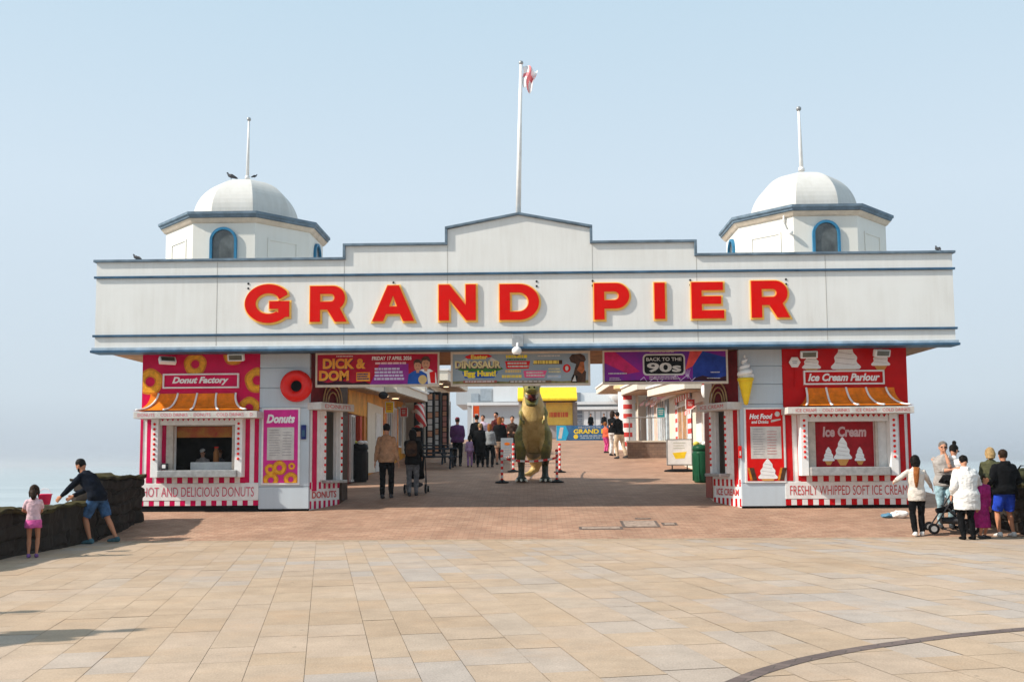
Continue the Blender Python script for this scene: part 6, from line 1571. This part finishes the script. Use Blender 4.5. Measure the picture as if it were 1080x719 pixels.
# --- walkway pair
g, s = at(407.5, 525.5, 78); person(g, s, 0, 'man in tan jacket and black trousers walking away beside the black bin', cl('tan', (.50, .29, .17), .2), K, hb, vox=.012, sleeve='long', hl=V(-.27, .02, .86), hr=V(.27, .08, .86), fl=V(-.09, -.05, 0), fr=V(.09, .12, 0), puff=.012, hem=.06)
g, s = at(435, 523, 67, 1.68); person(g, s, 0, 'woman in black jacket and grey trousers pushing a pushchair into the pier', K, cl('grey_trouser', (.17, .17, .18), .3), hb, vox=.012, hl=V(-.20, .42, 1.02), hr=V(.20, .42, 1.02), fl=V(-.08, -.06, 0), fr=V(.08, .14, 0), long_hair=.15, puff=.015, hem=.08, fat=1.0)
def pushchair(loc, rz, sc, label, m, vox=0):
    t = thing('pushchair', loc, label, 'pushchair', None, R(rz)); t.scale = (sc,) * 3; t['_local'] = 1
    fm = mat('pram_frame', (.05, .05, .055), .35, .2, metal=.4)
    for x in (-.26, .26):
        mb = MB(); mb.tube([(x, -.30, 1.02), (x, -.22, .95), (x * .95, .30, .14)], .014); mb.build('frame_bar', fm, t)
        mb = MB(); mb.tube([(x, -.34, .14), (x * .95, .10, .52)], .014); mb.build('frame_bar', fm, t)
        for y, r in ((-.34, .13), (.32, .10)):
            mb = MB(); mb.v = []; mb.lathe((x + .03 * (1 if x > 0 else -1), y, r), [(r * .6, -.03), (r, -.02), (r, .02), (r * .6, .03)], 20, axis='x'); wl = mb.build('wheel', black, t)
            mb = MB(); mb.lathe((x + .03 * (1 if x > 0 else -1), y, r), [(r * .55, -.034), (r * .55, .034)], 12, axis='x'); mb.build('hub', metal, wl)
    mb = MB(); mb.tube([(-.26, -.30, 1.02), (.26, -.30, 1.02)], .02); mb.build('handlebar', black, t)
    mb = MB(); mb.loft([(0, .22, .42), (0, .05, .45), (0, -.12, .55), (0, -.22, .92)], [(.20, .05), (.22, .06), (.22, .06), (.20, .04)], (1, 0, 0), 14); mb.build('seat', m, t, smooth=True)
    mb = MB(); mb.loft([(0, -.24, .62), (0, -.22, .86), (0, -.10, 1.00), (0, .06, 1.02), (0, .14, .96)], [(.22, .06), (.235, .10), (.235, .12), (.23, .09), (.21, .02)], (1, 0, 0), 16); mb.build('hood', m, t, smooth=True)
    mb = MB(); mb.loft([(0, -.22, .24), (0, .16, .24)], [(.20, .08), (.17, .06)], (1, 0, 0), 12); mb.build('basket', darkgrey, t)
    return t
g = G(437.5, 521.5); pushchair(g + Vector((.0, .42, .03)), 0, .95, 'dark pushchair in front of the woman with grey trousers', K)
g, s = at(435, 523, 67, 1.68); t = thing('backpack', g + Vector((0, -.17 * s, 1.12 * s)), 'brown and black backpack worn by the woman pushing the pushchair', 'backpack')
B = MB(); c_ = g + Vector((0, -.20 * s, 1.06 * s)); B.loft([c_, c_ + Vector((0, -.02, .06)), c_ + Vector((0, -.01, .28)), c_ + Vector((0, .03, .38))], [(.12, .06), (.15, .08), (.14, .07), (.09, .03)], (1, 0, 0), 14); B.build('bag_body', cl('brown_bag', (.09, .045, .025), .4), t, smooth=True)
B = MB(); B.ball(c_ + Vector((0, -.08, .10)), (.10, .04, .07)); B.build('front_pocket', cl('brown_bag2', (.05, .028, .02), .4), t, smooth=True)
# --- crowd left of dinosaur
crowd = 'visitors walking up the deck'
def small(px, py, hpx, face, label, top, bottom, hair, **k):
    g, s = at(px, py, hpx, k.pop('nom', 1.75)); return person(g, s, face, label, top, bottom, hair, group=k.pop('group', crowd), vox=k.pop('vox', .02), **k)
small(482.5, 491.5, 51, -8, 'person in purple jacket and maroon cap with hands in front', cl('purple_jacket', (.11, .035, .12), .2), K, hbr, cap=cl('maroon', (.20, .03, .05)), puff=.03, hl=V(-.16, .22, 1.0), hr=V(.16, .22, 1.0), fat=1.12, hem=.06)
small(495.5, 492.5, 33, 0, 'small child in lilac clothes walking beside the purple jacket', cl('lilac', (.48, .30, .50), .15), cl('lilac_leg', (.36, .20, .40), .15), hbr, child=True, long_hair=.1, nom=1.78, vox=.016, fr=V(.09, .15, 0))
small(506.5, 492.5, 44, 5, 'person in long black coat with fair hair in the group', K, K, hbl, puff=.03, hem=.35, nom=1.68, fat=1.1)
small(503, 488, 50, 10, 'person in black standing just behind the long black coat', K, K, hb, puff=.02)
small(516.5, 492.5, 43, -12, 'woman with long auburn hair and grey top in the group', cl('grey_top', (.28, .29, .30), .2), K, hgi, long_hair=.22, nom=1.66)
small(527, 490, 48, -5, 'woman in black jacket and pale skirt beside the left posts', K, cl('skirt_tan', (.30, .20, .14)), hgi, skirt=(.62, .02), legs=None, long_hair=.18, puff=.02, nom=1.68, hem=.06)
small(509.5, 484, 46, 170, 'person in pale lilac shirt standing behind the group', cl('pale_lilac', (.60, .48, .58), .1), K, hbr, fat=1.15)
small(523.5, 483, 48, 150, 'dark haired person in black and red behind the group', cl('blackred', (.10, .02, .02), .5), K, hb)
small(530, 485, 45, 200, 'person in red top half hidden behind the group', cl('red_top', (.42, .03, .03)), K, hbr)
small(540.5, 486, 47, 175, 'person in dark brown top standing left of the dinosaur', cl('dark_brown', (.06, .035, .025), .3), K, hbr, hl=V(-.12, .25, 1.1), hr=V(.14, .25, 1.1))
# couple on the right
g2p = 'pair hugging on the right of the deck'
small(646.5, 480.5, 45, -35, 'person in black top and white trousers hugging at the right of the deck', K, W_, hbr, long_hair=.1, hl=V(-.10, .30, 1.25), hr=V(.22, .28, 1.2), nom=1.68, group=g2p)
small(653.5, 483.5, 49, 40, 'taller person in black top and cream wide trousers leaning in to hug', K, cl('cream_wide', (.62, .48, .34), .15), hb, fat=1.12, lean=8, hr=V(.10, .32, 1.25), hl=V(-.22, .26, 1.2), nom=1.75, group=g2p, fr=V(.10, -.25, 0))
small(639, 477.5, 32, -60, 'child in orange top with hot pink bags beside the hugging pair', cl('orange_top', (.75, .13, .06)), cl('pink_leg', (.75, .08, .30)), hgi, child=True, nom=1.78, fat=1.25)
# two heads behind the barrier
for px, hp_, lb, f in ((623, 27, 'person in black behind the blue barrier banner', 1.1), (637, 22, 'shorter person in black further right behind the blue barrier banner', 1.0)):
    Y = 63; p = W(px, 437.5 if px < 630 else 441, Y); H = 1.75; sc_ = (p.z - 3.35) / 1.77
    person(Vector((p.x, Y, 3.35)), max(.75, min(1.15, sc_)), 180, lb, K, K, hb, group='people behind the barrier', vox=.035, fat=1.1)
# --- right foreground group
gr = 'people at the right hand wall'
g, s = at(968.5, 565.5, 80, 1.68)
person(g, s, -12, 'woman with long two-tone hair in cream cardigan and black leggings by the kiosk', CR, K, hb, skinm=skin, shoes=W_, vox=.010, long_hair=.06, hl=V(-.42, .16, 1.18), hr=V(.42, .42, .98), hem=.14, fat=.98, fl=V(-.06, -.02, 0), fr=V(.10, .10, 0), group=gr)
gh = MB(); c0 = g + Vector((-.02, -.20 * s, 1.38 * s)); 
tt = [o for o in bpy.data.objects if o.get('label', '').startswith('woman with long two-tone')][0]
gh.loft([(-.0, -.13, 1.50), (-.015, -.155, 1.34), (-.02, -.150, 1.18), (-.02, -.14, 1.06)], [(.065, .03), (.06, .035), (.045, .03), (.02, .012)], (1, 0, 0), 12); gh.build('ginger_hair_ends', hgi, tt, smooth=True)
g, s = at(998, 560, 95, 1.78); g = G(998, 557)
person(g, .99, 165, 'man in grey jumper and pale jeans resting his chin on his hand', cl('grey_jumper', (.36, .33, .31), .12), cl('pale_denim', (.34, .50, .56), .3), hgr, vox=.010, sleeve='elbow', hl=V(-.02, .20, 1.50), hr=V(-.16, .24, 1.20), pole_l=V(-.2, .2, -1), pole_r=V(.4, -.1, -1), fat=1.12, glasses=True, nod=5, hem=.06, group=gr)
g = G(1001, 562); pushchair(g + Vector((0, -.05, 0)), 75, 1.03, 'black pushchair between the woman in cream and the people in white', K)
g, s = at(1021.5, 569, 80, 1.62)
person(g, s, 0, 'person in bulky white hooded jacket and black trousers seen from behind', W_, K, hb, vox=.010, hood=True, puff=.045, hem=.28, hl=V(-.26, .12, .92), hr=V(.46, .36, 1.02), fat=1.12, lean=6, nod=25, shoes=K, group=gr)
g, s = at(1021, 562, 87, 1.72)
person(g + Vector((-.02, .45, .05)), s, -60, 'woman with dark hair in a bun and white top behind the white jacket', W_, K, hb, vox=.010, bun=True, hood=True, puff=.01, nod=20, hr=V(.2, .35, 1.15), glasses=True, group=gr)
g, s = at(1038, 568, 62, 1.62)
mag = cl('magenta_coat', (.36, .02, .16), .25)
person(g + Vector((.02, .10, 0)), s, -150, 'child in long magenta coat leaning between the white jacket and the man in black', mag, mag, hbr, vox=.010, child=False, skirt=(.30, .07), legs=None, puff=.02, hem=.15, lean=15, nod=30, skinm=skin2, group=gr, cap=cl('olive', (.06, .06, .03)))
g, s = at(1062, 566, 91, 1.78)
person(g, s, 5, 'man in black hoodie, bright blue shorts and white trainers seen from behind', K, cl('royal_blue', (.02, .06, .46), .15), hbr, vox=.010, hood=True, puff=.035, legs='knee', shoes=W_, hl=V(-.30, .16, 1.0), hr=V(.32, .20, .98), fat=1.12, skinm=skin2, hem=.05, group=gr, fl=V(-.15, 0, 0), fr=V(.13, -.02, 0))
person(G(1053, 561) + Vector((.15, .5, .03)), .93, -20, 'fair-haired person in olive top partly hidden behind the man in black hoodie', cl('olive_top', (.09, .09, .045), .3), K, hbl, vox=.012, long_hair=.05, nod=10, group=gr)
# cup on wall + green bag on wall
t = thing('olive_bag', Vector((9.75, 19.0, 1.02)), 'olive rucksack resting on the right hand wall behind the child', 'bag')
mb = MB(); mb.loft([(9.45, 19.0, 1.17), (9.7, 19.0, 1.17), (9.95, 19.0, 1.15)], [(.11, .13), (.15, .15), (.11, .12)], (0, 0, 1), 14); mb.build('body', cl('olive', (.06, .06, .03)), t, smooth=True)
mb = MB(); mb.tube([(9.55, 18.9, 1.28), (9.6, 18.88, 1.36), (9.75, 18.88, 1.36), (9.8, 18.9, 1.28)], .015); mb.build('strap', K, t)
# --- kiosk staff
zi = gz(YK) + .10
for px, hh, lb, tp_, cp in ((214, 474, 'kiosk worker in white cap and pale apron at the doughnut counter', cl('apron', (.45, .38, .36), .3), W_), (232, 474.5, 'kiosk worker leaning over behind the doughnut counter', cl('dark_top', (.16, .15, .16), .3), None)):
    Y = YK + (1.0 if px < 220 else 1.4); p = W(px, hh, Y); sc_ = (p.z - zi) / 1.74
    person(Vector((p.x, Y, zi)), sc_, 180 if px < 220 else 150, lb, tp_, K, hbr if px < 220 else hgi, cap=cp, group='kiosk staff', vox=.014, nod=15, hl=V(-.2, .3, 1.0), hr=V(.2, .3, 1.0))
# --- two people outside the left edge whose shadows reach into the picture
for (x, y, f, lb, a, b2) in ((-5.74, 8.05, -60, 'person in dark jacket standing nearest the low wall, left of the view', KN, K), (-6.14, 7.60, -100, 'person in grey top standing left of the view beside the dark jacket', cl('grey_top', (.28, .29, .3)), KN),
        (-7.25, 9.15, 20, 'person in tan jacket standing left of the view nearest the sea wall', cl('tan', (.5, .29, .17)), K)):
    person(Vector((x, y, 0)), 1.0, f, lb, a, b2, hbr, vox=.02, group='bystanders left of the view')
HAZE = .0005; SKY = .1; ELEV = 38; SUN = 4.8; EXPO = .36; SUNDIR = (.956, .30); SKYMIX = .92
SKYC = [(.38, .44, .515), (.51, .59, .66), (.54, .64, .725), (.42, .575, .69)]; SKYP = [.15, .5]
# ------------------------------------------------------------------ air, light, render settings
mb = MB(); mb.box(-5500, 5500, -2500, 8500, -6.5, 14)
hz = mb.build('haze', mat('haze_tmp', (.8, .8, .8)), None); tag(hz, kind='stuff')
hm = bpy.data.materials.new('haze_air'); hm.use_nodes = True; nt = hm.node_tree; nt.nodes.clear()
o_ = nt.nodes.new('ShaderNodeOutputMaterial'); pv = nt.nodes.new('ShaderNodeVolumePrincipled')
pv.inputs['Color'].default_value = (.86, .90, .95, 1); pv.inputs['Density'].default_value = HAZE; pv.inputs['Anisotropy'].default_value = .3
nt.links.new(pv.outputs[0], o_.inputs['Volume']); hz.data.materials.clear(); hz.data.materials.append(hm)

w = bpy.data.worlds.new('World'); scene.world = w; w.use_nodes = True; nt = w.node_tree; N = nt.nodes; L = nt.links
bg = N['Background']; bg.inputs['Strength'].default_value = SKY
sky = N.new('ShaderNodeTexSky'); sky.sky_type = 'NISHITA'; sky.sun_disc = False
TX, TY = SUNDIR           # horizontal direction the light travels
sky.sun_elevation = R(ELEV); sky.altitude = 0; sky.air_density = 1.0; sky.dust_density = 3.0; sky.ozone_density = 1.0
az = math.atan2(-TX, -TY)   # direction TO the sun measured from +Y towards +X
sky.sun_rotation = az
# pale sea haze lifting the sky towards the horizon
tc = N.new('ShaderNodeTexCoord'); sp = N.new('ShaderNodeSeparateXYZ'); L.new(tc.outputs['Generated'], sp.inputs[0])
mr = N.new('ShaderNodeMapRange'); mr.inputs[1].default_value = -.02; mr.inputs[2].default_value = .55; mr.inputs[3].default_value = 0; mr.inputs[4].default_value = 1
L.new(sp.outputs[2], mr.inputs[0])
cr = N.new('ShaderNodeValToRGB'); e = cr.color_ramp.elements
e[0].position = 0; e[0].color = (*SKYC[0], 1); e[1].position = 1; e[1].color = (*SKYC[-1], 1)
for i, c in enumerate(SKYC[1:-1]):
    q = e.new(SKYP[i]); q.color = (*c, 1)
L.new(mr.outputs[0], cr.inputs[0])
vm = N.new('ShaderNodeVectorMath'); vm.operation = 'SCALE'; vm.inputs['Scale'].default_value = 1 / SKY; L.new(cr.outputs[0], vm.inputs[0])
mx = N.new('ShaderNodeMix'); mx.data_type = 'RGBA'; mx.inputs[0].default_value = SKYMIX
L.new(sky.outputs[0], mx.inputs[6]); L.new(vm.outputs[0], mx.inputs[7]); L.new(mx.outputs[2], bg.inputs[0])

sl = bpy.data.lights.new('sun', 'SUN'); so = bpy.data.objects.new('sun', sl); COL.objects.link(so)
sl.energy = SUN; sl.angle = R(1.5); sl.color = (1, .93, .82)
el = R(ELEV); dv = Vector((TX, TY, 0)).normalized() * math.cos(el) + Vector((0, 0, -math.sin(el)))
so.rotation_euler = dv.to_track_quat('-Z', 'Y').to_euler(); so.location = (-20, 0, 30)
scene.view_settings.view_transform = 'Standard'; scene.view_settings.look = 'None'
scene.view_settings.exposure = EXPO; scene.view_settings.gamma = 1
scene.render.resolution_x = 1024; scene.render.resolution_y = 681
scene.render.engine = 'CYCLES'
for o in bpy.data.objects:
    if '_local' in o: del o['_local']
